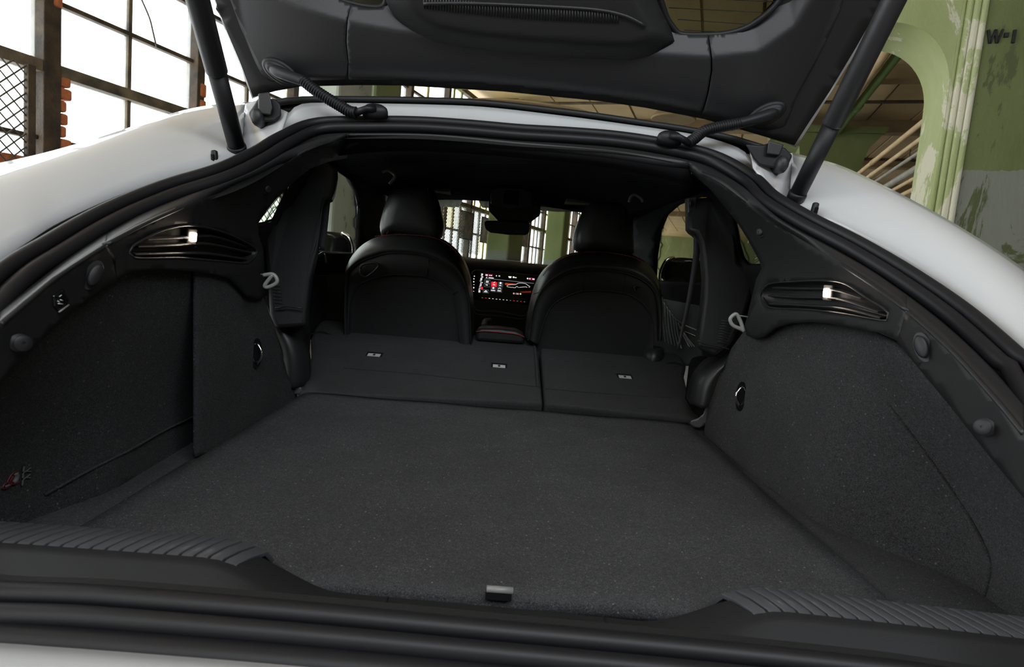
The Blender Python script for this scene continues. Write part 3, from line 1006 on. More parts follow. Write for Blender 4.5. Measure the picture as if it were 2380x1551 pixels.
# ribbed pads: every rib a slab
def pad(side):
    p = empty('ribbed_pad', V(side * .5, .71, -.376), car)
    tag(p, 'ribbed scuff pad on the %s of the sill' % ('left' if side < 0 else 'right'))
    for i in range(22):
        x0 = side * (.315 + i * .0176); x1 = x0 + side * .0142
        sk = side * .026
        vs = []
        for (y, dz) in ((.766, -.014), (.752, .0015), (.725, .0040), (.70, .0035), (.688, -.004), (.684, -.018)):
            u = (.766 - y) / .082
            for x in (x0, x1):
                xx = x - sk * (1 - u) * 1.0
                vs.append(V(xx, skew(xx, y) - .02 * (xx / .7) ** 2 + .012, zsill(xx) + dz))
        n_ = 6
        fs = [(2 * j, 2 * j + 1, 2 * j + 3, 2 * j + 2) for j in range(n_ - 1)]
        fs = orient(vs, fs)
        mk('rib', vs, fs, M['padgrey'], p, solid=.006, bev=.0008)
    return p
pad(-1); pad(1)
# outer seal strip and white bumper
loft('bumper_seal', prof_rows([(.572, -.381), (.566, -.377), (.556, -.3775), (.549, -.381), (.545, -.388), (.543, -.40)], -.85, .85, 41), M['rubber'], car, solid=.003)
bmp = loft('bumper', prof_rows([(.546, -.388), (.536, -.378), (.51, -.373), (.47, -.375), (.44, -.387), (.425, -.42), (.42, -.50), (.40, -.62), (.42, -.75), (.46, -.80)], -.95, .95, 41), M['white'], car, solid=.004)
tag(bmp, 'white rear bumper below the sill')

# --- cargo floor
ZF = -.412
fl_px = [(702, 916), (900, 930), (1160, 950), (1400, 970), (1607, 990), (1800, 1160), (2085, 1412)]
a0 = UZ(702, 916, -.40); a1 = UZ(1607, 990, -.40); b0 = UZ(240, 1190, -.42); b1 = UZ(2085, 1412, -.42)
def ext(a, b, Y):
    t = (Y - a.y) / (b.y - a.y)
    return a.lerp(b, t) if t <= 1 else a + (b - a) * t
n = 30
rows = []
for k in range(25):
    Y = 1.72 - (1.72 - .74) * k / 24
    pa = ext(a0, b0, Y); pb = ext(a1, b1, Y)
    rows.append([Vector((pa.x + (pb.x - pa.x) * i / (n - 1), Y, ZC - .40 - .024 * k / 24 + .0012 * math.sin(i * .8 + k * .5))) for i in range(n)])
lf = empty('load_floor', Vector((0, 1.23, ZC - .43)))
tag(lf, 'charcoal carpeted load floor panel lying in the cargo bay', 'floor panel')
loft('carpet_board', rows, M['floorcarpet'], lf, solid=.018)
# pull tab
q = UZ(1160, 1392, -.42)
tb = tube('pull_tab', [Vector((q.x - .017, q.y, q.z + .012)), Vector((q.x + .017, q.y, q.z + .012))], .0045, M['greyplastic'], lf, seg=10)
tag(tb, 'small grey pull tab at the front edge')
box('tab_base', (q.x - .001, q.y + .004, q.z + .003), (.034, .012, .012), M['gloss'], lf, bev=.002)
# side shelves beside the floor, sloping to the side walls
wall_foot = {}
for side in (-1, 1):
    a, b = (a0, b0) if side < 0 else (a1, b1)
    rows = []
    for k in range(20):
        Y = 1.70 - (1.70 - .60) * k / 19
        pa = ext(a, b, Y)
        wX = side * (.60 + .22 * min(1, max(0, (1.62 - Y) / .45)))
        x0 = pa.x + side * .003
        base = ZC - .405 - .024 * k / 19
        rows.append([Vector((x0 + (wX - x0) * i / 6, Y, base - .006)) for i in range(7)])
    o = loft('side_shelf', rows, M['carpet'], car, solid=.01)
    tag(o, 'carpeted ledge beside the load floor on the %s' % ('left' if side < 0 else 'right'))

box('underfloor_blackout', (0, 1.2, ZC - .52), (1.45, 1.3, .10), M['seam'], car)  # unseen black box added to keep the gap beside the load floor dark
# --- carpeted side walls
def smooth(t):
    t = max(0, min(1, t)); return t * t * (3 - 2 * t)
def wallX(side, front=False):
    def fn(px, py):
        d = ray(px, py)
        lo_, hi_ = .25, 3.0
        for _ in range(40):
            Y = (lo_ + hi_) / 2
            x = side * (CAM.x + d.x * Y)
            z = d.z * Y
            low = smooth((-.02 - z) / .34)
            if side > 0:
                X = .580 + .030 * smooth((1.45 - Y) / .4) + .14 * smooth((1.12 - Y) / .26) * low
            else:
                X = .576 if front else .584 + (.060 + .05 * smooth((1.02 - Y) / .2)) * low
            if x < X: lo_ = Y
            else: hi_ = Y
        return CAM + d * lo_
    return fn
WL = [(-60, 960), (-30, 900), (20, 850), (90, 770), (200, 670), (262, 628), (340, 610), (450, 615), (500, 622), (505, 700), (505, 1050), (462, 1065), (300, 1130), (150, 1210), (60, 1260), (0, 1300), (-60, 1330)]
wl_ = skin('side_carpet', WL, wallX(-1), M['carpet'], car, step=24, solid=.012)
tag(wl_, 'charcoal carpeted side wall on the left of the cargo bay')
WL2 = [(455, 612), (540, 630), (590, 670), (610, 680), (624, 725), (640, 765), (655, 820), (668, 870), (690, 914), (692, 935), (620, 985), (545, 1040), (455, 1062)]
wl2 = skin('wheelhouse_carpet', WL2, wallX(-1, True), M['carpet'], car, step=17, solid=.005)
tag(wl2, 'carpeted wheelhouse box at the front of the left side wall')
WR = [(1632, 1025), (1648, 940), (1670, 880), (1700, 810), (1725, 775), (1800, 740), (1900, 740), (2010, 765), (2080, 800), (2140, 860), (2230, 960), (2320, 1070), (2400, 1180), (2460, 1300), (2460, 1520), (2300, 1490), (2150, 1405), (1990, 1290), (1850, 1200), (1740, 1120)]
wr_ = skin('side_carpet', WR, wallX(1), M['carpet'], car, step=24, solid=.012)
tag(wr_, 'charcoal carpeted side wall on the right of the cargo bay')
# stitched seam on the left, raised crease on the right
fnL, fnR = wallX(-1), wallX(1)
tube('carpet_crease', cr([fnR(*p) for p in ((2060, 935), (2110, 1000), (2180, 1095), (2240, 1185), (2298, 1300), (2300, 1330), (2285, 1390))], 30), .004, M['carpet'], wr_, seg=8)
tube('carpet_crease', cr([fnL(*p) + Vector((.003, 0, 0)) for p in ((455, 965), (380, 1000), (300, 1045), (200, 1095), (100, 1150))], 20), .0022, M['carpet'], wl_, seg=8)
# lashing points
for side, (px, py), wfn, par in ((-1, (594, 822), wallX(-1, True), wl2), (1, (1724, 922), fnR, wr_)):
    c = wfn(px, py)
    nrm = Vector((-side, -.25, 0)).normalized()
    t = empty('lashing_point', c, car)
    tag(t, 'chrome lashing loop in a black recess on the %s side wall' % ('left' if side < 0 else 'right'))
    tang = Vector((-nrm.y, nrm.x, 0))
    ov = [c + nrm * .003 + tang * .020 * math.cos(2 * math.pi * i / 24) + Vector((0, 0, 1)) * .036 * math.sin(2 * math.pi * i / 24) for i in range(24)]
    ob = [p - nrm * .006 for p in ov]
    prism('recess_cup', ov, ob, M['gloss'], t)
    lp_ = [c + nrm * (.004 + .012 * math.sin(math.pi * i / 12)) + Vector((0, 0, .024 - .048 * i / 12)) for i in range(13)]
    tube('loop', lp_, .0032, M['chrome'], t, seg=8)

# --- upper quarter trims with lamp recess
def trimS(side, off=0.0):
    def fn(px, py):
        d = ray(px, py)
        lo_, hi_ = .25, 3.0
        for _ in range(40):
            Y = (lo_ + hi_) / 2
            x = side * (CAM.x + d.x * Y); z = d.z * Y
            X = .565 + off - 2.07 * max(0, z) ** 2 - .10 * min(0, z + .02) * 0
            if x < X: lo_ = Y
            else: hi_ = Y
        return CAM + d * lo_
    return fn
topL = seg(E3, 247, 808); topR = seg(E3, 1600, 2107)
UL = sp2(topL, 26) + [(818, 336), (806, 368), (765, 376), (722, 392), (686, 420), (667, 438), (643, 462), (620, 490), (601, 518), (601, 545), (612, 580), (617, 640), (616, 690), (600, 697), (575, 690), (556, 668), (535, 648), (500, 638), (450, 632), (395, 627), (340, 627), (300, 634), (272, 650), (262, 605)]
RECL = [(300, 588), (305, 575), (340, 553), (390, 532), (450, 524), (520, 540), (575, 565), (596, 580), (596, 592), (580, 608), (570, 612), (500, 606), (420, 600), (318, 600)]
UR = sp2(topR, 26) + [(2100, 740), (2085, 792), (2050, 775), (2010, 768), (1940, 754), (1880, 748), (1830, 752), (1800, 762), (1775, 782), (1755, 788), (1735, 780), (1730, 760), (1745, 700), (1757, 650), (1770, 625), (1766, 610), (1740, 560), (1715, 520), (1690, 488), (1650, 440), (1610, 405)]
RECR = [(1768, 688), (1774, 672), (1790, 660), (1840, 655), (1920, 652), (1965, 660), (2010, 690), (2060, 722), (2064, 745), (2030, 742), (1960, 730), (1880, 720), (1785, 714)]
for side, out, rec, nm in ((-1, UL, RECL, 'left'), (1, UR, RECR, 'right')):
    fn = trimS(side)
    o = skin('quarter_trim', out, fn, M['plastic'], car, holes=[rec], step=14, solid=.006)
    tag(o, 'black plastic quarter trim with lamp recess on the %s' % nm)
    # recess cup
    cx = sum(p[0] for p in rec) / len(rec); cy = sum(p[1] for p in rec) / len(rec)
    rim = cr([fn(*p) for p in rec], 60, closed=True)
    deep = [p + Vector((side * .022, .004, -.001)) for p in rim]
    c3 = sum(deep, Vector()) / len(deep)
    deep2 = [c3 + (p - c3) * .93 for p in deep]
    rows = [[p + Vector((-side * .0015, 0, 0)) for p in rim], [p.lerp(q, .12) for p, q in zip(rim, deep2)], deep2, [c3 + (p - c3) * .5 for p in deep2], [c3 + (p - c3) * .02 for p in deep2]]
    loft('lamp_recess', rows, M['plastic'], o, closed=True, face_cam=True)
    # rim bead
    tube('recess_rim', [p for p in rim] + [rim[0]], .0018, M['plastic2'], o, seg=6)
    # louvre slats
    if side < 0:
        slats = [((345, 556), (440, 551), (500, 548), (575, 571)), ((322, 572), (420, 569), (490, 566), (586, 586)), ((315, 590), (420, 588), (490, 589), (576, 602))]
    else:
        slats = [((1795, 667), (1850, 669), (1930, 671), (2000, 692)), ((1785, 686), (1850, 689), (1940, 693), (2040, 724)), ((1786, 705), (1860, 708), (1950, 715), (2045, 738))]
    for s_ in slats:
        q = cr([trimS(side, .006)(*p) for p in s_], 16)
        qa = [p + Vector((side * .014, 0, .002)) for p in q]
        qb = [p + Vector((0, 0, -.003)) for p in q]
        qc = [p + Vector((side * .014, 0, -.005)) for p in q]
        loft('slat', [qa, q, qb, qc], M['plastic2'], o)

# cargo lamps
for side, (px, py), nm in ((-1, (448, 551), 'left'), (1, (1922, 681), 'right')):
    c = trimS(side, .004)(px, py)
    L = empty('cargo_lamp', c, car)
    tag(L, 'small glowing cargo lamp in the %s quarter trim' % nm)
    nrm = Vector((-side * .85, -.5, -.1)).normalized()
    ax = Vector((0, 0, 1)); ax = (ax - nrm * ax.dot(nrm)).normalized(); bx_ = ax.cross(nrm)
    rot = Matrix((bx_, nrm, ax)).transposed()
    box('lamp_frame', c - nrm * .004, (.018, .006, .028), M['lenshousing'], L, rot=rot, bev=.002)
    box('lens', c + nrm * .0015, (.011, .006, .016), M['lens'], L, rot=rot, bev=.002)
    ld = bpy.data.lights.new('cargo_lamp_light', 'AREA'); ld.energy = .05; ld.color = (1, .82, .66); ld.size = .02
    lo_ = bpy.data.objects.new('cargo_lamp_light', ld); COL.objects.link(lo_)
    lo_.parent = L; lo_.matrix_parent_inverse = Matrix.Translation(-WORLDLOC[L.name])
    lo_.location = c + nrm * .012
    lo_.rotation_euler = (-nrm).to_track_quat('Z', 'Y').to_euler()

# lip faces (between seal and fold), then lower pillar trims
def lip(x0, x1, nm, n=40, m_='plastic2'):
    a = sp2(seg(E2, x0, x1), n); b = sp2(seg(E3, x0, x1), n)
    side = -1 if x1 < 900 else (1 if x0 > 1500 else 0)
    ra = [OP(*p, off=-.004) for p in a]
    if side:
        rb_ = [trimS(side)(*p) for p in b]
    else:
        rb_ = [OP(*p, off=-.03) for p in b]
    back = [p + Vector((0, .03, .0)) + (Vector((side * .03, 0, 0)) if side else Vector((0, 0, .012))) for p in ra]
    return loft(nm, [back, ra, [p.lerp(q, .5) for p, q in zip(ra, rb_)], rb_], M[m_], car, solid=.004)
for x0, x1, s_ in ((0, 247, 'left'), (2107, 2380, 'right')):
    tag(lip(x0, x1, 'pillar_lip'), 'grained edge of the lower pillar trim on the %s' % s_)
for x0, x1, s_ in ((248, 807, 'left'), (1601, 2106, 'right')):
    tag(lip(x0, x1, 'trim_lip'), 'grained edge of the quarter trim on the %s' % s_)
hd = lip(808, 1600, 'header_lip')
tag(hd, 'grained black header trim across the top of the opening')
# lower pillar trim panels
PL = [(-60, 800), (0, 753), (60, 702), (129, 645), (247, 568), (268, 600), (272, 652), (200, 697), (140, 745), (90, 795), (40, 850), (0, 892), (-60, 960)]
PR = [(2107, 722), (2208, 812), (2312, 926), (2380, 1010), (2440, 1090), (2440, 1235), (2380, 1160), (2300, 1062), (2200, 935), (2130, 850), (2085, 794), (2100, 745)]
def pillS(side):
    b = trimS(side)
    return b
for side, out, nm in ((-1, PL, 'left'), (1, PR, 'right')):
    o = skin('pillar_trim', out, pillS(side), M['plastic'], car, step=18, solid=.006)
    tag(o, 'black plastic pillar trim with bump stops on the %s' % nm)
    fn = pillS(side)
    nrm = Vector((-side * .8, -.6, .1)).normalized()
    if side < 0:
        d1, d2 = (42, 797), (213, 640)
    else:
        d1, d2 = (2293, 993), (2148, 808)
    c = fn(*d1) + nrm * .004
    bs = disc_lathe('bump_stop', c, nrm, [(-.004, .0105), (.002, .0105), (.004, .0065), (.012, .0060), (.0125, .0088), (.0150, .0090), (.0160, .0076), (.0157, .0016), (.0145, .0014)], M['rubber'], o)
    c = fn(*d2) + nrm * .005
    up_ = Vector((0, .5, .86))
    ovl = []
    hk = empty('bag_hook', c, car)
    tag(hk, 'black flap hook on the %s pillar trim' % nm)
    ax = (up_ - nrm * up_.dot(nrm)).normalized(); bx_ = ax.cross(nrm)
    ring = lambda a_, b_, h: [c + nrm * h + bx_ * a_ * math.cos(2 * math.pi * i / 28) + ax * b_ * math.sin(2 * math.pi * i / 28) for i in range(28)]
    prism('hook_recess', ring(.0105, .021, .001), ring(.0105, .021, -.006), M['plastic'], hk)
    rings('hook_flap', [ring(.0065, .0135, .002), ring(.0078, .016, .005), ring(.0078, .016, .009), ring(.006, .013, .0105)], M['rubber'], hk)
# push button with a printed figure on the left pillar trim
fn = pillS(-1)
bo = [(126, 688), (148, 672), (160, 697), (156, 708), (138, 724), (128, 712)]
bt = skin('release_button', bo, lambda x, y: trimS(-1, -.003)(x, y), M['gloss'], car, step=6, solid=.004)
tag(bt, 'black push button with a pale pictogram on the left pillar trim')
for (a, b_) in (((138, 690), (143, 686)), ((134, 700), (139, 703)), ((140, 697), (146, 699)), ((135, 706), (146, 707))):
    tube('pictogram', [trimS(-1, -.0045)(*a), trimS(-1, -.0045)(*b_)], .0007, M['label'], bt, seg=5)
tube('button_edge', [trimS(-1, -.004)(*p) for p in ((137, 726), (160, 709))], .0012, M['greyplastic'], bt, seg=6)

# screws
for side, (px, py), nm in ((-1, (620, 440), 'left'), (1, (1768, 540), 'right')):
    c = trimS(side)(px, py)
    nrm = Vector((-side * .8, -.6, 0)).normalized()
    o = disc_lathe('trim_stud', c, nrm, [(-.004, .011), (.001, .011), (.002, .008), (.006, .008), (.0075, .006), (.0075, .002), (.0065, .0015)], M['rubber'], car)
    tag(o, 'round black stud on the %s quarter trim' % nm)
# seat-belt guide loops
for side, nm in ((-1, 'left'), (1, 'right')):
    if side < 0:
        pts = [(612, 640), (634, 638), (644, 650), (640, 660), (622, 668), (615, 664), (628, 646), (634, 640)]
        st = [(606, 638), (632, 639)]
    else:
        pts = [(1729, 770), (1722, 765), (1704, 757), (1697, 744), (1702, 735), (1712, 731), (1722, 750), (1727, 768)]
        st = [(1712, 733), (1738, 737)]
    o = tube('belt_guide', cr([U(*p, 1.27) for p in pts], 40), .0042, M['greyplastic'], car, seg=8)
    tag(o, 'pale grey belt guide loop at the %s quarter trim' % nm)
    tube('guide_stem', [U(*p, 1.275) for p in st], .0015, M['greyplastic'], o, seg=6)

# seat hinge brackets and bolsters beside the folded seat
BL = [(659, 826), (664, 828), (668, 860), (672, 888), (684, 897), (700, 902), (700, 909), (695, 918), (676, 914), (664, 904), (660, 870)]
BR = [(1647, 905), (1653, 912), (1650, 960), (1644, 985), (1625, 995), (1612, 992), (1604, 984), (1607, 978), (1625, 972), (1636, 962), (1642, 940)]
for p_, nm in ((BL, 'left'), (BR, 'right')):
    o = skin('hinge_bracket', p_, lambda x, y: U(x, y, 1.69), M['bracket'], car, step=6, solid=.004)
    tag(o, 'grey plastic flap over the %s seat hinge' % nm)
for pts, nm in (([(642, 748), (660, 775), (675, 805), (684, 840), (686, 890), (680, 905)], 'left'), ([(1728, 800), (1700, 835), (1668, 860), (1645, 890), (1635, 920), (1630, 950)], 'right')):
    q = cr([U(*p, 1.66) for p in pts], 20)
    s = -1 if nm == 'left' else 1
    o = loft('seat_bolster', [[p + Vector((s * .03, .0, .01)) for p in q], q, [p + Vector((-s * .016, .05, 0)) for p in q], [p + Vector((-s * .0, .14, 0)) for p in q]], M['leather'], car, solid=.01)
    tag(o, 'black rear seat side bolster on the %s' % nm)

# emblem near the lower left corner of the left side wall
emb = empty('emblem', fnL(30, 1110), car)
tag(emb, 'grey and red emblem on the lower left carpet wall')
def eb(pts, r, m_, nm):
    fe = wallX(-1)
    tube(nm, cr([fe(*p) + Vector((.004, 0, 0)) for p in pts], max(8, 5 * len(pts))), r, M[m_], emb, seg=6)
E_K = lambda zx, zy: (zx * 120 / 1329.0, 1040 + zy * 140 / 1551.0)
for s_ in ([(550, 490), (525, 620)], [(525, 675), (510, 790)], [(515, 840), (500, 980)]):
    eb([E_K(*p) for p in s_], .0013, 'emblemgrey', 'glyph_stroke')
for s_ in ([(530, 622), (725, 615)], [(520, 670), (725, 520)], [(510, 785), (715, 775)], [(520, 835), (715, 685)]):
    eb([E_K(*p) for p in s_], .0008, 'emblemgrey', 'glyph_stroke')
eb([E_K(*p) for p in ((110, 900), (170, 780), (250, 670), (350, 630), (400, 680), (395, 840))], .0011, 'emblemred', 'emblem_outline')
eb([E_K(*p) for p in ((330, 660), (360, 740), (330, 840), (270, 900))], .0036, 'emblemgrey', 'emblem_fill')
eb([E_K(*p) for p in ((180, 890), (230, 780), (260, 740), (235, 910))], .0009, 'emblemred', 'emblem_outline')
eb([E_K(*p) for p in ((400, 860), (380, 910), (300, 945), (200, 930), (120, 905), (40, 950), (0, 1020), (20, 1060), (90, 1050), (180, 980), (220, 940))], .0013, 'emblemred', 'emblem_outline')
eb([E_K(*p) for p in ((60, 1010), (120, 985), (160, 965))], .0018, 'emblemgrey', 'emblem_fill')

# ------------------------------------------------------------------ cabin
# headliner: from the header trim forward to the windscreen
hl = [OP(*p, off=-.03) for p in sp2(seg(E3, 808, 1600), 30)]
rows = []
for k, (Y, dz, wx) in enumerate(((None, 0, 1), (1.52, .275, 1.08), (1.65, .305, 1.2), (1.85, .325, 1.3), (2.1, .33, 1.32), (2.35, .325, 1.3), (2.55, .31, 1.25), (2.68, .288, 1.2))):
    if Y is None:
        rows.append(hl); continue
    row = []
    for p in hl:
        x = p.x * wx
        row.append(V(x, Y, dz - .06 * (abs(x) / .53) ** 3))
    rows.append(row)
h_ = loft('headliner', rows, M['headliner'], car, solid=.01)
tag(h_, 'black cloth headliner')
# side walls of the cabin with window openings, leaning inwards to the roof
def sideplane(side):
    p = V(side * .70, 2, -.10); q = V(side * .53, 2, .27)
    nrm = (q - p).cross(Vector((0, 1, 0))).normalized()
    return lambda px, py: UPL(px, py, p, nrm), p, nrm
def side_wall(side, outline, holes, nm):
    fn, p, nrm = sideplane(side)
    o = skin('cabin_side', outline, fn, M['headliner'], car, holes=[h for h, _, _ in holes], step=16, solid=.02)
    tag(o, 'black cabin side with door and quarter window openings on the %s' % nm)
    for h, mt, lab in holes:
        g = skin('side_glass', h, lambda x, y: fn(x, y) + (nrm * .012 if (CAM - fn(x, y)).dot(nrm) < 0 else -nrm * .012), M[mt], car, step=25, solid=.004)
        tag(g, lab)
HL1 = [(585, 530), (596, 480), (640, 436), (686, 420), (674, 462), (656, 500), (648, 517), (628, 525)]
HL2 = [(700, 590), (712, 510), (740, 420), (783, 397), (815, 420), (831, 450), (837, 482), (836, 592)]
side_wall(-1, [(560, 780), (560, 480), (640, 400), (740, 365), (860, 385), (890, 430), (895, 560), (890, 700), (880, 780)],
          [(HL1, 'privacy', 'small quarter window on the left'), (HL2, 'glass', 'door window on the left')], 'left')
HR1 = [(1692, 498), (1740, 545), (1800, 600), (1800, 618), (1728, 620), (1715, 605), (1705, 570)]
HR2 = [(1517, 655), (1519, 600), (1527, 540), (1542, 503), (1568, 481), (1640, 455), (1660, 500), (1662, 664)]
side_wall(1, [(1475, 830), (1470, 600), (1472, 480), (1500, 440), (1660, 420), (1750, 470), (1830, 560), (1830, 830)],
          [(HR1, 'privacy', 'small quarter window on the right'), (HR2, 'doordim', 'door window on the right')], 'right')

# pillars behind the doors
BLp = [(678, 440), (690, 405), (715, 380), (750, 368), (786, 392), (780, 430), (777, 447), (771, 461), (757, 468), (750, 480), (742, 540), (734, 600), (722, 650), (712, 735), (712, 760), (640, 765), (626, 730), (620, 640), (612, 560), (606, 522), (636, 522), (650, 512), (664, 482)]
BRp = [(1598, 462), (1600, 535), (1618, 543), (1628, 565), (1634, 600), (1638, 650), (1636, 700), (1628, 760), (1620, 810), (1660, 830), (1700, 800), (1730, 740), (1745, 690), (1758, 640), (1768, 615), (1728, 621), (1716, 606), (1706, 565), (1696, 505), (1672, 470), (1650, 458)]
for pts, nm in ((BLp, 'left'), (BRp, 'right')):
    s = -1 if nm == 'left' else 1
    fr = [U(*p, 1.62 if p[1] > 520 else 1.68) for p in pts]
    bk = [p + Vector((s * .03, .12, 0)) for p in fr]
    o = prism('door_pillar', fr, bk, M['plastic'], car, bev=.012)
    tag(o, 'black plastic door pillar trim on the %s' % nm)
    # lower vents and step lines
    if nm == 'left':
        tube('pillar_step', [U(*p, 1.605) for p in ((640, 716), (665, 712), (690, 715), (703, 717))], .0022, M['plastic2'], o, seg=6)
        for i in range(8):
            tube('vent_rib', [U(632 + i, 660 + i * 8, 1.61), U(652 + i, 663 + i * 8, 1.61)], .0014, M['plastic2'], o, seg=5)
    else:
        tube('pillar_step', cr([U(*p, 1.605) for p in ((1622, 792), (1640, 800), (1665, 804), (1695, 812))], 12), .0022, M['plastic2'], o, seg=6)
        for i in range(9):
            tube('vent_rib', [U(1676 - i, 745 + i * 6, 1.61), U(1706 - i * 2, 748 + i * 6, 1.61)], .0014, M['plastic2'], o, seg=5)
        bo = [U(*p, 1.66) for p in ((1599, 460), (1620, 457), (1617, 520), (1612, 540), (1600, 536))]
        prism('belt_adjuster', bo, [p + Vector((0, .03, 0)) for p in bo], M['plastic2'], o, bev=.003)
        sm = [U(*p, 1.65) for p in ((1603, 466), (1612, 465), (1612, 480), (1604, 482))]
        prism('adjuster_slot', sm, [p + Vector((0, .02, 0)) for p in sm], M['gloss'], o, bev=.001)
# rear quarter arm-rest panels beneath the quarter windows
for pts, nm in (([(604, 527), (690, 532), (710, 560), (716, 640), (712, 760), (650, 790), (620, 740), (608, 600)], 'left'), ([(1640, 640), (1700, 622), (1790, 612), (1790, 690), (1740, 760), (1700, 830), (1640, 830), (1630, 760)], 'right')):
    s = -1 if nm == 'left' else 1
    o = skin('quarter_armrest', pts, lambda x, y: U(x, y, 1.70), M['plastic'], car, step=14, solid=.03)
    tag(o, 'black padded rear side panel on the %s' % nm)

# seat belts
b1 = cr([U(*p, 1.72) for p in ((757, 470), (752, 520), (747, 560), (744, 582))], 12)
w_ = Vector((.012, 0, 0))
o = loft('seat_belt', [[p - w_ for p in b1], [p + w_ for p in b1]], M['strap'], car, solid=.002); tag(o, 'black seat belt strap with tongue on the left')
tube('belt_tongue', cr([U(*p, 1.72) for p in ((744, 575), (737, 585), (740, 594), (752, 588), (756, 600), (757, 612))], 20), .004, M['gloss'], o, seg=8)
b2 = cr([U(*p, 1.68) for p in ((1621, 545), (1618, 600), (1605, 680), (1590, 750), (1576, 812))], 20)
ws_ = [.010, .004]
o = loft('seat_belt', [[p - Vector((.010 - .006 * i / 19, 0, 0)) for i, p in enumerate(b2)], [p + Vector((.010 - .006 * i / 19, 0, 0)) for i, p in enumerate(b2)]], M['strap'], car, solid=.002); tag(o, 'long black seat belt strap on the right')

# door panels seen past the seats
dp = skin('door_panel', [(1525, 665), (1640, 655), (1645, 850), (1515, 850)], lambda x, y: UX(x, y, .685), M['door'], car, step=16, solid=.02)
tag(dp, 'charcoal door panel on the right')
tube('door_seam', cr([UX(*p, .680) for p in ((1540, 700), (1565, 735), (1590, 755), (1625, 770))], 20), .002, M['greyplastic'], dp, seg=6)
tube('door_trim_strip', cr([UX(*p, .678) for p in ((1580, 768), (1600, 775), (1625, 786))], 16), .004, M['gloss'], dp, seg=6)
for i in range(9):
    a = (1540 + i * 6, 690 + i * 10); b = (1546 + i * 7.5, 795 + i * 3)
    if i > 5: b = (a[0] + 26, 806)
    tube('speaker_grille_bar', cr([UX(*p, .672) for p in (a, ((a[0] + b[0]) / 2 - 2, (a[1] + b[1]) / 2), b)], 8), .0022, M['greyplastic'], dp, seg=5)
dl = skin('door_panel', [(705, 590), (840, 598), (842, 790), (700, 790)], lambda x, y: UX(x, y, -.69), M['plastic'], car, step=16, solid=.02)
tag(dl, 'black door panel on the left')

# wing mirrors outside the door windows
for c, rx, nm in ((U(764, 572, 2.85), .085, 'left'), (U(1592, 634, 2.75), .085, 'right')):
    s = -1 if nm == 'left' else 1
    r_ = []
    for k in range(9):
        v = -1 + 2 * k / 8
        ww = .14 * (1 - abs(v) ** 3.2 * .55) if abs(v) < 1 else .06
        r_.append([c + Vector((ww * math.cos(a) * .8, .05 * math.sin(a), v * .065)) for a in [2 * math.pi * j / 20 for j in range(20)]])
    mtx = M['gloss']
    mr = rings('wing_mirror', r_, mtx, car)
    tag(mr, 'dark wing mirror housing outside the %s door window' % nm)
    e = cr([c + Vector((-s * .113, -.01, -.06)), c + Vector((-s * .116, -.02, 0)), c + Vector((-s * .095, -.02, .05)), c + Vector((-s * .06, -.01, .064))], 14)
    tube('mirror_edge', e, .007, M['chrome'], mr, seg=8)

# windscreen surround: slanted plate with a hole
wp, wq = V(0, 2.66, .295), V(0, 3.15, .02)
wn = (wq - wp).cross(Vector((1, 0, 0))).normalized()
fw = lambda x, y: UPL(x, y, wp, wn)
WSH = [(895, 450), (960, 455), (1060, 461), (1130, 464), (1260, 478), (1362, 487), (1440, 494), (1452, 495), (1452, 640), (892, 605)]
o = skin('windscreen_frame', [(846, 400), (1000, 405), (1300, 415), (1508, 440), (1516, 660), (842, 620)], fw, M['headliner'], car, holes=[WSH], step=24, solid=.02)
tag(o, 'black windscreen surround')
o = skin('windscreen', WSH, lambda x, y: fw(x, y) + Vector((0, .012, 0)), M['glass'], car, step=40, solid=.004)
tag(o, 'clear windscreen ahead of the front seats')
# sun visors (thin grey edges)
for a, b, nm in (((952, 430), (1046, 443), 'left'), ((1316, 462), (1402, 472), 'right')):
    p, q = U(*a, 2.52), U(*b, 2.52)
    c = (p + q) / 2
    o = box('sun_visor', c + Vector((0, .05, -.004)), ((q - p).length, .14, .016), M['door'], car, bev=.005)
    tag(o, 'grey sun visor folded up on the %s' % nm)
# interior mirror on its camera housing
mb = empty('interior_mirror', U(1180, 530, 2.58), car)
tag(mb, 'black interior mirror under the overhead console')
mo = [(1124, 518), (1128, 513), (1180, 513), (1228, 516), (1231, 522), (1230, 540), (1222, 547), (1180, 546), (1140, 541), (1128, 533)]
prism('mirror_body', [U(*p, 2.56) for p in mo], [U(*p, 2.60) for p in mo], M['rubber'], mb, bev=.006)
ho = [(1136, 455), (1150, 435), (1200, 433), (1240, 446), (1256, 478), (1256, 500), (1240, 512), (1230, 520), (1160, 516), (1150, 505), (1135, 490)]
prism('camera_housing', [U(*p, 2.60) for p in ho], [U(*p, 2.72) for p in ho], M['plastic'], mb, bev=.01)
co = [(1140, 440), (1158, 432), (1220, 436), (1238, 446), (1240, 482), (1180, 488), (1140, 474)]
prism('overhead_console', [U(*p, 2.42) for p in co], [U(*p, 2.56) for p in co], M['plastic'], mb, bev=.008)
kp = [U(*p, 2.415) for p in ((1173, 440), (1206, 443), (1206, 478), (1167, 474))]
prism('switch_panel', kp, [p + Vector((0, .01, 0)) for p in kp], M['gloss'], mb)
tube('switch_rim', kp + [kp[0]], .0012, M['bracket'], mb, seg=5)

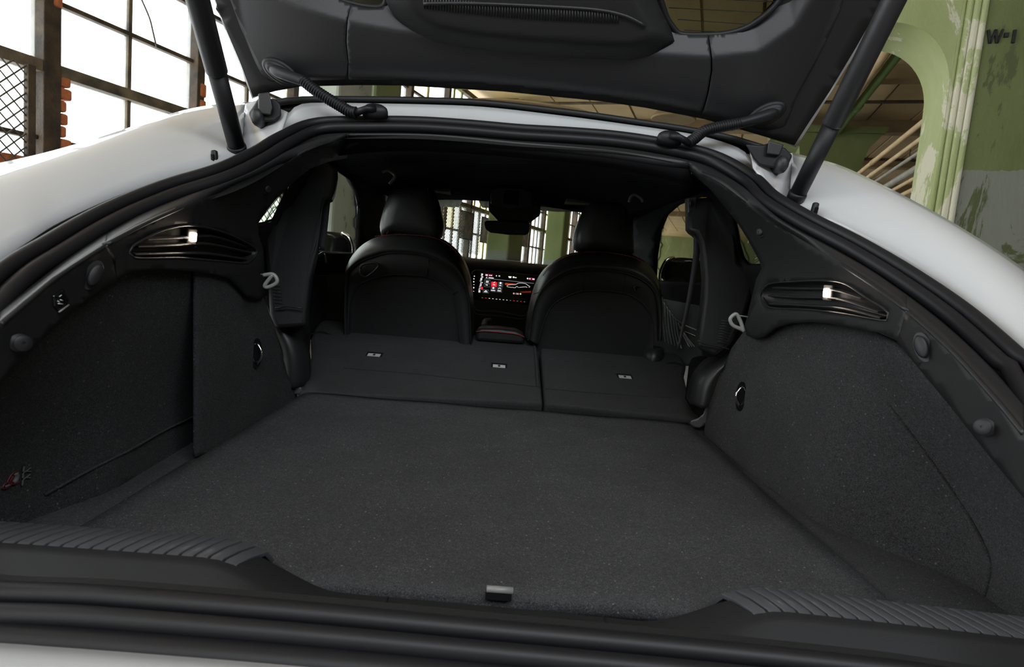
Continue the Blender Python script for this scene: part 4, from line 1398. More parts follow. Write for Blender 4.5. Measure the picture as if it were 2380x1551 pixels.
# dashboard
def xrow(y, z, hw, n=25, crown=.0):
    return [V(-hw + 2 * hw * i / (n - 1), y, z - crown * ((2 * i / (n - 1) - 1) ** 2)) for i in range(n)]
dz0 = U(1150, 604, 2.95).z - ZC
rows = [xrow(3.35, dz0 - .01, .66), xrow(3.1, dz0, .68), xrow(2.92, dz0 - .002, .68), xrow(2.88, dz0 - .016, .68), xrow(2.87, dz0 - .045, .68), xrow(2.90, dz0 - .06, .68), xrow(2.90, dz0 - .2, .68), xrow(2.84, dz0 - .25, .68), xrow(2.86, dz0 - .42, .66), xrow(2.95, dz0 - .7, .6)]
da = loft('dashboard', rows, M['plastic'], car)
tag(da, 'black dashboard with stitched top')
st = []
for i in range(46):
    x = -.09 + i * .0052
    st.append([V(x, 2.935, dz0 + .0025), V(x + .002, 2.905, dz0 + .001)])
o = multi_tube('defrost_grille', st, .0011, M['bracket'], da, seg=4); o['kind'] = 'stuff'
# touchscreen
YS = 2.72
SP = lambda zx, zy, dy=0: U(1090 + zx / 14.0, 620 + zy / 14.0, YS + dy)
ts = empty('touchscreen', SP(1200, 700), car)
tag(ts, 'lit touchscreen with red tiles and a car outline in the dashboard')
bo = [(90, 230), (110, 170), (150, 125), (220, 100), (1200, 180), (2300, 290), (2420, 330), (2420, 1290), (2380, 1310), (1800, 1240), (150, 1070), (110, 1000)]
prism('screen_bezel', [SP(*p) for p in bo], [SP(*p, dy=.025) for p in bo], M['scr'], ts, bev=.003)
tube('bezel_edge', cr([SP(*p, dy=-.001) for p in ((88, 240), (120, 165), (200, 112), (260, 108), (1200, 185), (2250, 290))], 40), .0010, M['greyplastic'], ts, seg=5)
NQ = [0]
def sq(name, poly, m_):
    NQ[0] += 1
    dy = -.0012 - .00002 * NQ[0]
    f_ = [SP(*p, dy=dy) for p in poly]; b_ = [SP(*p, dy=dy + .0008) for p in poly]
    return prism(name, f_, b_, M[m_], ts, smooth=False)
SL = .105                       # the screen's own tilt in this view
def tile(name, x, y, w, h, m_):
    return sq(name, [(x, y), (x + w, y + w * SL), (x + w - h * .07, y + w * SL + h), (x - h * .07, y + h)], m_)
tile('tile_selected', 728, 485, 185, 160, 'scr_red')
tile('tile', 945, 490, 170, 165, 'scr_btn'); tile('tile', 712, 655, 172, 160, 'scr_btn'); tile('tile', 912, 672, 170, 160, 'scr_btn')
for x, y, w_, h_ in ((510, 425, 185, 112), (500, 545, 180, 100), (465, 750, 180, 95)):
    tube('button_outline', [SP(a, b, -.002) for a, b in ((x, y), (x + w_, y + w_ * SL), (x + w_ - 8, y + w_ * SL + h_), (x - 8, y + h_), (x, y))], .0006, M['scr_grey'], ts, seg=4)
for x, y, w_, h_ in ((555, 460, 90, 22), (552, 495, 85, 20), (540, 580, 75, 26), (520, 775, 60, 18), (490, 800, 115, 24), (640, 345, 165, 26), (775, 572, 75, 26), (985, 600, 65, 24), (715, 755, 135, 24), (930, 770, 110, 26), (960, 285, 55, 12), (960, 305, 55, 12)):
    tile('screen_text', x, y, w_, h_, 'scr_white')
tile('header_line', 525, 372, 1590, 14, 'scr_grey')
tile('climate_tile', 530, 225, 245, 80, 'scr_red').data.materials[0] = em('screen_dark_red', (.5, .02, .1), .3)
tile('climate_tile', 1955, 350, 185, 90, 'scr_red').data.materials[0] = bpy.data.materials['screen_dark_red']
for x, y, w_, h_ in ((540, 250, 70, 40), (660, 265, 35, 32), (715, 270, 35, 32), (880, 280, 28, 36), (565, 330, 26, 40), (1285, 310, 100, 30), (1300, 340, 70, 26), (1480, 340, 70, 26), (1960, 375, 45, 36), (2060, 385, 75, 36)):
    tile('screen_icon', x, y, w_, h_, 'scr_white')
def dot(name, x, y, r, m_):
    return sq(name, [(x + r * math.cos(a), y + r * math.sin(a)) for a in [2 * math.pi * k / 14 for k in range(14)]], m_)
dot('screen_icon', 1028, 535, 34, 'scr_white'); dot('screen_icon', 793, 695, 32, 'scr_white'); dot('screen_icon', 1450, 345, 28, 'scr_white'); dot('screen_icon', 1908, 388, 26, 'scr_white')
tube('screen_icon', cr([SP(a, b, -.002) for a, b in ((960, 735), (970, 700), (1000, 690), (1025, 705), (1030, 740))], 14), .0009, M['scr_white'], ts, seg=4)
tube('screen_icon', [SP(795, 535, -.003), SP(855, 490, -.003)], .0010, M['scr_white'], ts, seg=4)
for x, y, m_ in ((1460, 875, 'scr_pink'), (1540, 882, 'scr_grey'), (1592, 886, 'scr_pink'), (1676, 888, 'scr_yellow')):
    dot('screen_badge', x, y, 28, m_)
sq('glow_stripe', [(1160, 545), (1200, 530), (1530, 560), (1450, 590), (1180, 595)], 'scr_orange')
sq('glow_stripe', [(1640, 815), (2040, 790), (2010, 850), (1740, 850)], 'scr_orange').data.materials[0] = em('screen_dim_orange', (1, .12, .02), .12)
for pts in ([(1235, 650), (1240, 615), (1300, 595), (1400, 585), (1510, 585), (1600, 540), (1720, 535), (1850, 560), (1930, 620), (1985, 645), (1975, 670), (1940, 672)],
            [(1235, 650), (1300, 665), (1400, 680)], [(1410, 660), (1440, 682), (1505, 685)], [(1620, 680), (1750, 665), (1850, 660), (1895, 680)], [(1510, 690), (1530, 660), (1570, 650), (1605, 680)]):
    tube('car_outline', cr([SP(a, b, -.002) for a, b in pts], 30), .0007, M['scr_white'], ts, seg=4)
for i in range(13):
    x = 415 + i * 114; y = 1003 + i * 11
    tile('key_light', x, y, 44, 14, 'scr_red' if i in (1, 9, 11) else ('scr_white' if 1 < i < 8 else 'scr_grey'))
for i, (x, y, h_) in enumerate(((160, 295, 30), (145, 380, 32), (140, 470, 40), (145, 575, 18), (140, 660, 45), (135, 792, 14))):
    tile('key_light', x, y, 34, h_, 'scr_white')
for i, (x, y, h_) in enumerate(((400, 225, 40), (390, 280, 20), (405, 320, 30), (378, 365, 26), (370, 400, 40), (350, 460, 14), (372, 505, 26), (415, 505, 26), (360, 550, 22), (352, 590, 30), (330, 640, 16), (325, 690, 18), (308, 730, 16), (312, 770, 40), (308, 825, 14))):
    tile('status_glyph', x, y, 58 if i not in (6, 7) else 34, h_, 'scr_white')
tile('status_alert', 395, 655, 60, 90, 'scr_red')
# vents and shelf below the screen
for y0, y1 in ((722, 733), (731, 740)):
    tube('vent_trim', cr([U(*p, 2.74) for p in ((1102, y0 - 10), (1110, y0), (1160, y0 + 4), (1215, y1 + 2), (1226, y1 - 8))], 24), .003, M['bracket'], da, seg=6)
# centre console with padded lid
cc_ = empty('centre_console', U(1165, 770, 2.3), car)
tag(cc_, 'black centre console with stitched padded lid between the front seats')
cs = [(1106, 768), (1118, 762), (1160, 763), (1200, 768), (1220, 778), (1218, 800), (1106, 792)]
prism('lid', [U(*p, 2.22) for p in cs], [U(p[0] + (3 if p[0] < 1160 else -3), p[1] - 6, 2.55) for p in cs], M['leather'], cc_, bev=.012)
tube('lid_stitching', cr([U(*p, 2.215) for p in ((1106, 771), (1130, 770), (1165, 773), (1200, 777), (1219, 784))], 24), .0016, M['redthread'], cc_, seg=5)
box('console_body', (0, 2.78, ZC - .42), (.24, .8, .25), M['plastic'], cc_, bev=.02)
tube('gear_selector', cr([U(1125, 760, 2.62), U(1128, 748, 2.66), U(1140, 746, 2.68)], 10), .014, M['bracket'], cc_, seg=10)

# ---- front seats
def front_seat(dx, dy, pts, nm):
    """pts: pixel outlines of this seat"""
    Y0 = 2.27
    s = empty('front_seat', Vector((U(*pts['c'], Y0).x, Y0, ZC - .75)), car)
    tag(s, 'black leather front seat on the %s with red stitching' % nm)
    sil = [U(*p, Y0) for p in sp2(pts['sil'], 60)]
    key = [U(*p, Y0 - .075) for p in sp2(pts['seam'], 60)]
    front = [p + Vector((0, .10, -.004)) for p in sil]
    cxm = U(*pts['c'], Y0)
    front2 = [p.lerp(Vector((cxm.x, p.y, p.z)), .12) + Vector((0, .07, -.02)) for p in front]
    rows = [front2, front, sil]
    for k in range(1, 8):
        u = k / 8
        rows.append([a.lerp(b, u) + Vector((0, -.03 * math.sin(math.pi * u * .9), 0)) for a, b in zip(sil, key)])
    rows.append(key)
    loft('shoulder_cover', rows, M['leather'], s)
    # back panel below the seam, framed by side covers
    arc = [U(*p, Y0 - .072) for p in sp2(pts['arc'], 60)]
    rows2 = [[p + Vector((0, .004, 0)) for p in key]]
    for k in range(1, 5):
        rows2.append([a.lerp(b, k / 4) + Vector((0, -.006 * math.sin(math.pi * k / 4), 0)) for a, b in zip(key, arc)])
    loft('back_yoke', rows2, M['seatback'], s)
    bot = [Vector((p.x, Y0 - .05, ZC - .46)) for p in arc]
    rows3 = [[p + Vector((0, .006, 0)) for p in arc]] + [[a.lerp(b, k / 6) + Vector((0, .006, 0)) for a, b in zip(arc, bot)] for k in range(1, 7)]
    loft('back_panel', rows3, M['seatback'], s)
    tube('piping', [p + Vector((0, -.0015, 0)) for p in key], .0022, M['leather'], s, seg=6)
    tube('piping', [p + Vector((0, -.0005, 0)) for p in arc], .0018, M['leather'], s, seg=6)
    for line in pts['vseams']:
        tube('yoke_seam', [U(*p, Y0 - .078) for p in line], .0014, M['seam'], s, seg=5)
    # side bolsters down to the cushion
    for e in (0, -1):
        top = sil[e] - Vector((0, 0, .03))
        sg = -1 if e == 0 else 1
        b_ = []
        for k in range(7):
            u = k / 6
            c = Vector((top.x - sg * .035, Y0 - .01, top.z + (ZC - .50 - top.z) * u))
            b_.append([c + Vector((.045 * math.cos(a), .085 * math.sin(a), 0)) for a in [2 * math.pi * j / 16 for j in range(16)]])
        rings('side_bolster', b_, M['leather'], s)
    cu = Vector((cxm.x, Y0 + .28, ZC - .55))
    box('cushion', cu, (.46, .55, .17), M['leather'], s, bev=.05, smooth=True, seg=4)
    # red top stitching
    st_ = cr([U(*p, Y0 - .028) for p in pts['stitch']], 70)
    multi_tube('red_stitching', [[st_[i], st_[i].lerp(st_[i + 1], .6)] for i in range(69)], .0010, M['redthread'], s, seg=4)
    # headrest: outline lofted with a bulged rear
    hr = sp2(pts['head'] + [pts['head'][0]], 49)[:48]
    hc = (sum(p[0] for p in hr) / 48, sum(p[1] for p in hr) / 48)
    rr = []
    for dyk, sc_ in ((-.062, .02), (-.062, .45), (-.058, .72), (-.045, .90), (-.02, .985), (.01, 1.0), (.05, .97), (.08, .85), (.09, .5), (.092, .02)):
        rr.append([U(hc[0] + (p[0] - hc[0]) * sc_, hc[1] + (p[1] - hc[1]) * sc_, Y0 + .02) + Vector((0, dyk, 0)) for p in hr])
    h = rings('headrest', rr, M['leather'], s)
    for line in pts['hseams']:
        q = cr([U(*p, Y0 - .028) for p in line], 34)
        tube('headrest_seam', q, .0012, M['seam'], h, seg=5)
        multi_tube('headrest_stitching', [[q[i] + Vector((.0035, -.002, 0)), q[i].lerp(q[i + 1], .6) + Vector((.0035, -.002, 0))] for i in range(33)], .0009, M['redthread'], h, seg=4)
    for p in pts['posts']:
        q = U(*p, Y0 + .03)
        tube('headrest_post', [q, q - Vector((0, 0, .05))], .007, M['gloss'], h, seg=8)
    # easy-entry handle on the shoulder
    if 'handle' in pts:
        tube('entry_handle', cr([U(*p, Y0 - .09) for p in pts['handle']], 26), .004, M['plastic2'], s, seg=6)
    return s
front_seat(0, 0, dict(c=(950, 640),
    sil=[(800, 790), (800, 700), (803, 650), (808, 615), (820, 592), (845, 567), (880, 550), (930, 543), (1000, 548), (1040, 562), (1070, 592), (1088, 630), (1094, 665), (1099, 710), (1101, 800)],
    seam=[(806, 790), (805, 700), (807, 645), (815, 628), (840, 608), (870, 597), (905, 588), (960, 590), (1000, 598), (1040, 615), (1065, 635), (1080, 662), (1091, 712), (1094, 800)],
    arc=[(812, 790), (814, 740), (818, 700), (830, 668), (860, 650), (905, 640), (950, 640), (995, 645), (1025, 660), (1048, 680), (1056, 705), (1064, 745), (1070, 800)],
    vseams=[[(997, 598), (995, 622), (992, 645)], [(1082, 666), (1068, 676), (1052, 684)], [(806, 634), (812, 641), (818, 644)]],
    stitch=[(872, 549), (930, 545), (1000, 551), (1040, 568), (1070, 600), (1088, 640), (1092, 665)],
    head=[(887, 548), (884, 525), (892, 490), (905, 455), (918, 437), (940, 430), (985, 431), (1005, 440), (1018, 465), (1029, 505), (1033, 530), (1026, 552), (1015, 559), (990, 552), (940, 546), (905, 545)],
    hseams=[[(935, 434), (920, 470), (906, 510), (898, 545)], [(992, 436), (996, 470), (1000, 510), (1006, 548)]],
    posts=[(900, 545), (1000, 555)],
    handle=[(838, 625), (842, 616), (870, 611), (880, 618), (868, 632), (850, 644), (838, 636), (838, 625)]), 'left')
front_seat(0, 0, dict(c=(1385, 690),
    sil=[(1222, 790), (1226, 745), (1235, 700), (1246, 662), (1262, 632), (1290, 606), (1330, 588), (1380, 584), (1440, 588), (1480, 597), (1510, 617), (1528, 645), (1537, 680), (1538, 740), (1535, 790)],
    seam=[(1230, 790), (1238, 730), (1252, 690), (1275, 662), (1300, 645), (1330, 632), (1380, 627), (1440, 633), (1480, 645), (1510, 665), (1525, 690), (1532, 740), (1531, 790)],
    arc=[(1250, 800), (1258, 770), (1272, 730), (1290, 705), (1320, 688), (1355, 677), (1400, 676), (1450, 682), (1480, 695), (1500, 712), (1515, 740), (1520, 800)],
    vseams=[[(1357, 630), (1356, 655), (1355, 677)], [(1455, 636), (1451, 660), (1449, 682)], [(1240, 684), (1252, 680), (1258, 676)]],
    stitch=[(1262, 640), (1285, 615), (1320, 595), (1370, 586), (1420, 588), (1470, 598), (1500, 612)],
    head=[(1334, 580), (1331, 560), (1336, 535), (1350, 500), (1366, 478), (1385, 469), (1425, 470), (1446, 476), (1458, 500), (1468, 540), (1472, 575), (1468, 592), (1430, 588), (1380, 584), (1345, 586)],
    hseams=[[(1389, 473), (1380, 505), (1372, 540), (1362, 580)], [(1446, 480), (1452, 510), (1457, 540), (1461, 575)]],
    posts=[(1350, 580), (1440, 588)],
    handle=[(1476, 678), (1474, 668), (1480, 664), (1488, 668)]), 'right')
# coat hooks
for pts, nm in (([(888, 400), (900, 396), (913, 402), (918, 412), (905, 428)], 'left'), ([(1462, 470), (1466, 458), (1476, 453), (1490, 462), (1494, 470)], 'right')):
    o = tube('grab_handle', cr([U(*p, 1.95) for p in pts], 20), .005, M['bracket'], car, seg=8)
    tag(o, 'dark grab handle on the %s edge of the headliner' % nm)

# ---- folded rear seat backs
SP0 = V(0, 1.73, -.399); SP1 = V(0, 2.30, -.258)
sn = Vector((1, 0, 0)).cross((SP1 - SP0).normalized()).normalized()
fs = lambda x, y: UPL(x, y, SP0, sn)
def folded(outline, nm, tags, slit, crease, lab):
    s = empty('folded_seat', fs(*outline[len(outline) // 2]), car)
    tag(s, lab)
    top = [fs(*p) for p in outline]
    bot = [p + Vector((0, .03, -.11)) for p in top]
    prism('backrest_panel', top, bot, M['seatcarpet'], s, bev=.012)
    tube('fold_crease', cr([fs(*p) + sn * .0005 for p in crease], 24), .003, M['seatcarpet'], s, seg=6)
    q = cr([fs(*p) for p in slit], 12)
    tube('pull_slit', q, [.001 + .0055 * math.sin(math.pi * i / 11) for i in range(12)], M['seam'], s, seg=8)
    for (px, py) in tags:
        c = fs(px, py)
        t = empty('anchor_tag', c, s)
        up2 = (SP1 - SP0).normalized()
        vs = lambda w_, h_, o_, n_: [c + Vector((1, 0, 0)) * (w_ * sx) + up2 * (h_ * sy + o_) + sn * n_ for sx, sy in ((-1, -1), (1, -1), (1, 1), (-1, 1))]
        prism('tag_pocket', vs(.027, .019, .004, .0006), vs(.027, .019, .004, -.004), M['seam'], s)
        prism('tag_label', vs(.021, .011, -.004, .0016), vs(.021, .011, -.004, 0), M['label'], s)
        prism('tag_print', vs(.004, .007, -.003, .0020), vs(.004, .007, -.003, .001), M['labelprint'], s)
        bpy.data.objects.remove(t)
if sn.z < 0: sn = -sn
folded([(700, 912), (690, 903), (686, 890), (700, 872), (716, 850), (724, 822), (726, 800), (722, 786), (730, 765), (742, 748), (756, 742), (1000, 768), (1249, 792), (1262, 938), (1000, 926)], 'L',
       [(870, 825), (1160, 851)], [(722, 777), (745, 774), (770, 778)], [(800, 856), (950, 868), (1100, 884), (1256, 900)],
       'wide folded rear seat back with two white anchor tags')
folded([(1255, 794), (1400, 805), (1570, 820), (1586, 832), (1595, 850), (1590, 870), (1597, 900), (1612, 928), (1634, 955), (1634, 965), (1620, 975), (1450, 958), (1266, 939)], 'R',
       [(1452, 876)], [(1547, 846), (1570, 846), (1594, 853)], [(1268, 904), (1400, 915), (1560, 925)],
       'narrow folded rear seat back with one white anchor tag')
tube('seat_piping', cr([fs(*p) + sn * .002 for p in ((1241, 792), (1246, 840), (1250, 900))], 14), .0055, M['seatcarpet'], car, seg=8)
# dark footwell bulkhead under the folded seats, and cabin floor
for sx in (-1, 1):
    box('wheelhouse', (sx * .70, 1.84, ZC - .50), (.20, .16, .56), M['headliner'], car, bev=.03)
box('cabin_floor', (0, 2.35, ZC - .72), (1.36, 1.9, .04), M['headliner'], car)

# ------------------------------------------------------------------ tailgate
GP = V(0, 1.58, .345)
ga = math.radians(58)
gu = Vector((0, -math.cos(ga), math.sin(ga)))           # up the open gate
gn = Vector((0, -math.sin(ga), -math.cos(ga)))          # towards the cargo bay
def G(px, py, h=0.0):
    return UPL(px, py, GP + gn * h, gn)
tg = empty('tailgate', V(0, 1.5, .35), car)
tag(tg, 'raised tailgate seen from below with black inner trim')
OUT = [(478, -60), (500, 0), (528, 75), (560, 150), (588, 226), (602, 222), (640, 212), (700, 201), (836, 198), (937, 199), (1071, 207), (1172, 213), (1300, 226), (1402, 236), (1502, 251), (1570, 264), (1637, 277), (1704, 296), (1771, 316), (1846, 338), (1880, 285), (1930, 210), (1990, 110), (2052, 0), (2090, -70), (1300, -90)]
frm = skin('gate_frame', OUT, lambda x, y: G(x, y, -.03), M['plastic'], tg, step=26, solid=.02)
# white outer skin just proud of the frame edge
OUT2 = [(474, -60), (497, 0), (526, 78), (558, 154), (586, 230), (640, 208), (800, 190), (1100, 200), (1500, 240), (1760, 305), (1850, 343), (1884, 290), (1996, 112), (2060, 0), (2100, -70), (1300, -90)]
skin('outer_skin', OUT2, lambda x, y: G(x, y, -.062), M['white'], tg, step=40, solid=.012)
# inner trims with a chamfer band toward the glass
CRS = [(500, -60), (690, 12), (812, 47), (905, 64), (1000, 80), (1300, 110), (1530, 122), (1648, 128), (1760, 118), (1850, 60), (1900, -20), (1960, -60)]
BOT = [(500, 240), (600, 205), (640, 198), (700, 190), (800, 186), (900, 187), (1100, 196), (1300, 214), (1500, 240), (1640, 268), (1760, 305), (1846, 330)]
def gtrim(px, py):
    yb = xat(BOT, px); yc = xat(CRS, px)
    base = G(px, py)
    s = (base - GP).dot(gu)
    sb = (G(px, yb) - GP).dot(gu)
    d = max(0, s - sb)
    h = .022 * (1 - math.exp(-d / .022)) - .004
    if py < yc:
        scr_ = (G(px, yc) - GP).dot(gu)
        h -= .75 * max(0, s - scr_)
    # dished wings at the outer sides
    ex = max(0, (abs(base.x - .0) - .44) / .15)
    h -= .018 * min(1.6, ex) ** 2
    return base + gn * h
GLT = sp2([(700, -60), (770, -8), (815, 8), (855, 16), (885, 16), (897, 2), (902, -60)], 30)
GRT = sp2([(1508, -70), (1535, 0), (1548, 40), (1565, 66), (1582, 80), (1640, 82), (1690, 78), (1735, 64), (1775, 38), (1803, 12), (1815, -5), (1850, -70)], 44)
LT = [(506, -40), (522, 0), (548, 70), (580, 140), (603, 186), (622, 200), (700, 190), (806, 186), (812, 140), (807, 95), (810, 40), (816, 10), (770, -6), (700, -55)]
CT = [(815, 12), (812, 45), (810, 95), (814, 140), (810, 186), (900, 187), (1100, 196), (1300, 214), (1500, 240), (1628, 265), (1640, 210), (1648, 160), (1648, 84), (1584, 82), (1565, 70), (1548, 45), (1530, 0), (1500, -60), (905, -60), (898, 6), (885, 20), (855, 20)]
RT = [(1650, 84), (1652, 160), (1644, 210), (1632, 266), (1700, 284), (1760, 305), (1818, 322), (1836, 300), (1860, 230), (1900, 165), (1935, 95), (1965, 30), (1985, -40), (1852, -68), (1818, -4), (1806, 14), (1778, 40), (1738, 66), (1692, 80)]
for pts, nm, lab in ((LT, 'side_trim', 'black moulded trim on the left of the tailgate'), (CT, 'centre_trim', 'black moulded trim across the middle of the tailgate'), (RT, 'side_trim', 'black moulded trim on the right of the tailgate')):
    o = skin(nm, pts, gtrim, M['plastic2'], tg, step=8.5, solid=.006, bev=None)
    tag(o, lab)
# rear glass seen at the top edge
for pts, lab in ((GLT, 'corner of the rear window at the left of the tailgate'), (GRT, 'corner of the rear window at the right of the tailgate')):
    o = skin('rear_glass', pts, lambda x, y: G(x, y, -.028), M['privacy'], tg, step=20, solid=.004)
    tag(o, lab)
    ring_ = cr([G(*p, h=-.018) for p in pts[1:-1]], 80)
    tube('glass_border', ring_, .0075, M['rubber'], tg, seg=6)
# the frame needs its window opening: rebuild it with holes
bpy.data.objects.remove(frm)
frm = skin('gate_frame', OUT, lambda x, y: G(x, y, -.03), M['plastic'], tg, holes=[GLT, GRT], step=26, solid=.02)
ok = [o for o in tg.children if o.name.startswith('outer_skin')][0]
bpy.data.objects.remove(ok)
skin('outer_skin', OUT2, lambda x, y: G(x, y, -.062), M['white'], tg, holes=[GLT, GRT], step=30, solid=.012)
for i, (a, b) in enumerate((((1555, 18), (1795, 30)), ((1575, 45), (1760, 58)), ((1590, 70), (1700, 76)), ((1545, -8), (1812, 5)))):
    tube('heater_wire', [G(*a, h=-.026), G(*b, h=-.026)], .0009, M['seam'], tg, seg=4)
# hump with fins over the latch cover
HUP = [(892, -30), (898, 6), (915, 36), (935, 60), (960, 82), (1000, 105), (1080, 122), (1200, 135), (1350, 146), (1470, 150), (1520, 138), (1568, 96), (1560, 70), (1545, 40), (1530, 8), (1515, -30)]
def hump(px, py):
    # height rises away from the border
    dmin = 1e9
    n_ = len(HUP)
    for i in range(n_ - 1):
        ax, ay = HUP[i]; bx2, by2 = HUP[i + 1]
        L2 = (bx2 - ax) ** 2 + (by2 - ay) ** 2
        t = max(0, min(1, ((px - ax) * (bx2 - ax) + (py - ay) * (by2 - ay)) / L2))
        dmin = min(dmin, math.hypot(px - ax - t * (bx2 - ax), py - ay - t * (by2 - ay)))
    h = .05 * min(1, dmin / 48.0) ** .8
    return G(px, py, .004 + h)
o = skin('latch_hump', HUP, hump, M['plastic'], tg, step=12, solid=.006)
tag(o, 'black latch cover hump with a band of fins')
fins = []
for i in range(70):
    u = i / 69
    x = 985 + u * 450
    y0 = -6 + u * 34; y1 = y0 + 26 + 6 * math.sin(math.pi * u)
    a = hump(x, y0); b = hump(x + 1, y1)
    fins.append([a + gn * .001, b + gn * .001])
o = multi_tube('fin_band', fins, .0021, M['plastic2'], o, seg=5); o['kind'] = 'stuff'
o = tube('hump_lip', cr([hump(*p) + gn * .002 for p in ((985, 8), (1100, 8), (1250, 14), (1380, 22), (1450, 36), (1500, 60))], 40), .004, M['plastic2'], bpy.data.objects['latch_hump'], seg=6)

# upper part of the gate, above the frame: side rails, glass and tail panel
def GX(x, s_, h=0.0):
    return GP + Vector((x, 0, 0)) + gu * s_ + gn * h
for sx in (-1, 1):
    hh = [-.05, -.02, 0, 0, 0, 0, 0, 0]
    rows = [[GX(sx * (xa + xb * k), .385 + k * .09, hd0 + hh[k]) for k in range(8)] for xa, xb, hd0 in ((.50, .008, -.012), (.56, .012, .0), (.65, .012, -.02))]
    loft('upper_side_trim', rows, M['plastic2'], tg, solid=.008)
loft('upper_glass', [[GX(x, s_, -.055) for x in (-.57, -.2, .2, .57)] for s_ in (.39, .6, .82)], M['privacy'], tg, solid=.004)
loft('tail_panel', [[GX(x, s_, h) for x in (-.75, -.4, 0, .4, .75)] for s_, h in ((.80, -.01), (.9, .03), (1.02, .03), (1.08, -.03))], M['plastic2'], tg, solid=.01)
loft('tail_skin', [[GX(x, s_, h) for x in (-.76, -.4, 0, .4, .76)] for s_, h in ((.78, -.05), (.95, -.06), (1.10, -.04))], M['white'], tg, solid=.01)

# ---- power struts
for nm, bot, mid, top in (('left', (551, 345), (511, 168), (448, -45)), ('right', (1852, 455), (1928, 290), (2095, -35))):
    B0 = U(*bot, 1.29); T0_ = U(*top, 1.06)
    # point on the straight strut seen at mid
    best = min((abs((lambda v: (v.dot(UPV) / v.dot(FWD)) * -F + 775.5)(B0.lerp(T0_, k / 200) - CAM) - mid[1]), k) for k in range(200))[1] / 200
    Mi = B0.lerp(T0_, best)
    s = empty('lift_strut', B0, car)
    tag(s, 'black power lift strut holding up the tailgate on the %s' % nm)
    ax = (T0_ - B0).normalized()
    tube('rod', [B0, Mi], .0168, M['rubber'], s, seg=20)
    tube('tube', [Mi - ax * .002, Mi, Mi + ax * .002, Mi + ax * .25, T0_ + ax * .1], [.0175, .0188, .0195, .0198, .0198], M['plastic2'], s, seg=24)
    tube('socket', [B0 - ax * .022, B0 - ax * .002, B0 + ax * .004, B0 + ax * .008], [.017, .0185, .0192, .0180], M['rubber'], s, seg=20)

# ---- hinges
for nm, pts, arm in (('left', [(578, 262), (590, 245), (600, 228), (640, 230), (652, 243), (654, 270), (640, 282), (596, 285), (584, 280)], [(600, 218), (626, 214), (634, 250), (630, 268), (600, 264)]),
                ('right', [(1732, 335), (1770, 338), (1790, 332), (1826, 345), (1842, 362), (1830, 388), (1815, 395), (1765, 384), (1752, 370)], [(1786, 326), (1822, 336), (1812, 362), (1782, 358)])):
    hg = empty('hinge', U(*pts[0], 1.47), car)
    tag(hg, 'black tailgate hinge in the %s roof pocket' % nm)
    prism('hinge_base', [U(*p, 1.395) for p in pts], [U(*p, 1.47) for p in pts], M['rubber'], hg, bev=.004)
    prism('hinge_arm', [U(*p, 1.385) for p in arm], [U(*p, 1.46) for p in arm], M['plastic2'], hg, bev=.003)
    # cap over the pivot
    c = U(*((598, 272) if nm == 'left' else (1818, 382)), 1.39)
    rings('pivot_cap', [[c + Vector((.014 * k_ * math.cos(a), dy, .020 * k_ * math.sin(a))) for a in [2 * math.pi * j / 16 for j in range(16)]] for dy, k_ in ((-.012, .3), (-.010, .8), (0, 1), (.03, 1))], M['plastic2'], hg)

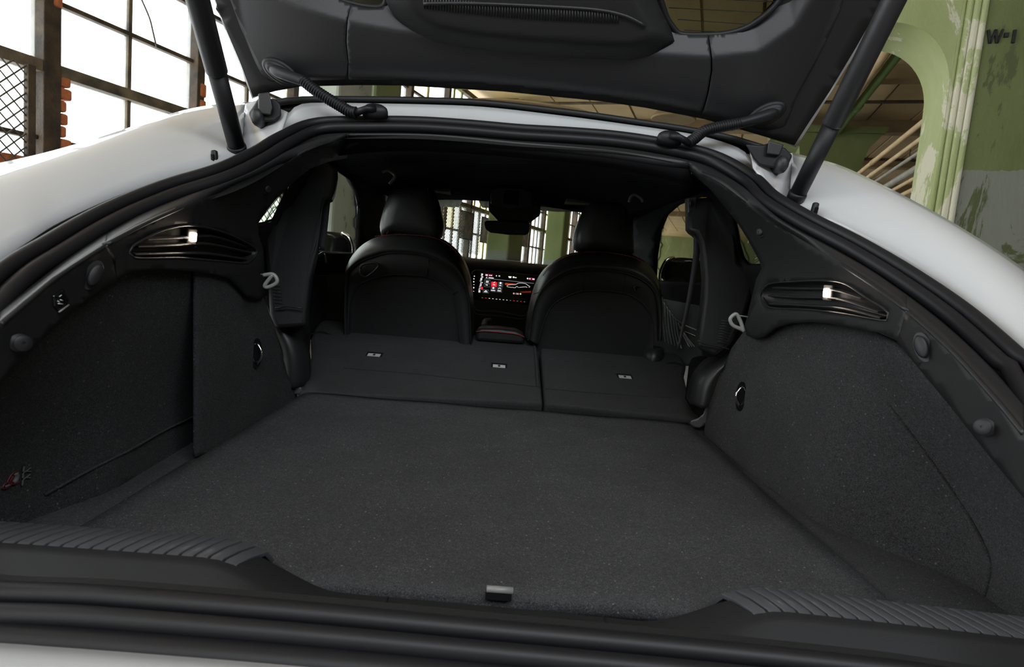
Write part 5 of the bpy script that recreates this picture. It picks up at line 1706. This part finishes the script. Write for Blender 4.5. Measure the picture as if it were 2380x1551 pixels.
# ---- wiring hoses from roof to tailgate
def hose(nm, grom, boot, path, Ys, lab, gtip):
    hs = empty('wiring_hose', U(*path[0], Ys[0]), car)
    tag(hs, lab)
    P = cr([U(p[0], p[1], Ys[0] + (Ys[1] - Ys[0]) * i / (len(path) - 1)) for i, p in enumerate(path)], 97)
    tube('corrugated_sleeve', P, [.0095 if (i % 4) in (0, 1) else .0135 for i in range(97)], M['rubber'], hs, seg=14)
    # grommet plate on the gate and its snout
    c = G(*grom, h=.02)
    ex = Vector((1, 0, 0))
    sgn = 1 if nm == 'left' else -1
    A = (P[0] - c).normalized()
    pl = []
    for k, (rx, ry, h) in enumerate(((.046, .026, -.006), (.046, .026, .002), (.040, .021, .005), (.036, .017, .0055), (.034, .015, .012), (.026, .010, .016), (.004, .002, .017))):
        up3 = (gu - gn * 0)
        l_ = ex * sgn
        dirn = (l_ * .87 - gu * .5).normalized(); per = dirn.cross(gn).normalized()
        pl.append([c + dirn * .018 + gn * h + dirn * rx * math.cos(a) + per * ry * math.sin(a) for a in [2 * math.pi * j / 28 for j in range(28)]])
    rings('grommet', pl, M['rubber'], hs)
    tp = U(*gtip, 1.44)
    tube('snout', cr([c + gn * .010, c.lerp(P[0], .5) + gn * .008, P[0], P[1]], 12), [.010, .0125, .0135, .0135, .013, .013, .0125, .0125, .012, .012, .012, .012], M['rubber'], hs, seg=14)
    b = U(*boot, 1.46)
    rr_ = []
    for h, k in ((-.008, 1.0), (.004, 1.0), (.010, .93), (.015, .7), (.017, .1)):
        rr_.append([b + Vector((.030 * k * math.cos(a), -.5 * h + .008 * math.sin(a) * k, .85 * h + .011 * k * math.sin(a))) for a in [2 * math.pi * j / 24 for j in range(24)]])
    rings('boot', rr_, M['rubber'], hs)
    tube('boot_neck', [P[-1], P[-1].lerp(b, .6) + Vector((0, -.012, .006)), b + Vector((0, -.006, .006))], [.009, .0075, .011], M['rubber'], hs, seg=12)
hose('left', (636, 158), (872, 262), [(705, 188), (730, 208), (760, 228), (790, 246), (812, 259), (828, 262)], (1.47, 1.45), 'black corrugated wiring hose on the left of the roof', (680, 180))
hose('right', (1800, 258), (1556, 324), [(1718, 287), (1690, 292), (1660, 298), (1635, 306), (1615, 322), (1600, 332)], (1.47, 1.45), 'black corrugated wiring hose on the right of the roof', (1740, 280))

# small rubber catches on the white quarter panels
for (px, py), nm, h_ in (((499, 367), 'left', .030), ((1892, 490), 'right', .034)):
    c = U(px, py, 1.24)
    s = -1 if nm == 'left' else 1
    ct = empty('gate_catch', c, car)
    tag(ct, 'small black rubber catch on the %s quarter panel' % nm)
    rot = Matrix.Rotation(math.radians(8 if s > 0 else -6), 3, 'Y')
    box('catch_plate', c, (.012, .012, h_), M['rubber'], ct, rot=rot, bev=.004, smooth=True)
    box('catch_lug', c + Vector((0, -.008, -.002)), (.006, .006, h_ * .5), M['gloss'], ct, rot=rot, bev=.001)

# wheels stand on the floor under the quarter panels
for sx in (-1, 1):
    for yy in (1.25, 4.2):
        c = Vector((sx * .82, yy, .36))
        w_ = empty('wheel', c, car)
        disc_lathe('tyre', c, (sx, 0, 0), [(-.13, .22), (-.12, .33), (-.08, .36), (.08, .36), (.12, .33), (.13, .24), (.10, .235)], M['rubber'], w_, seg=40)
        disc_lathe('rim', c, (sx, 0, 0), [(.0, .235), (.09, .235), (.10, .22), (.05, .20), (.06, .05), (.08, .04)], M['bracket'], w_, seg=40)
# body sides forward of the quarter panels, so the car is closed
for sx in (-1, 1):
    rows = []
    for (x, z) in ((.72, .0), (.86, -.03), (.92, -.15), (.94, -.35), (.93, -.60), (.86, -.80), (.70, -.86)):
        rows.append([V(sx * x, y, z - (.06 if y > 3.3 else 0)) for y in (1.9, 2.4, 2.9, 3.4, 4.0, 4.6, 4.9)])
    o = loft('body_side', rows, M['white'], car, solid=.004, face_cam=False)
    tag(o, 'white body side on the %s' % ('left' if sx < 0 else 'right'))
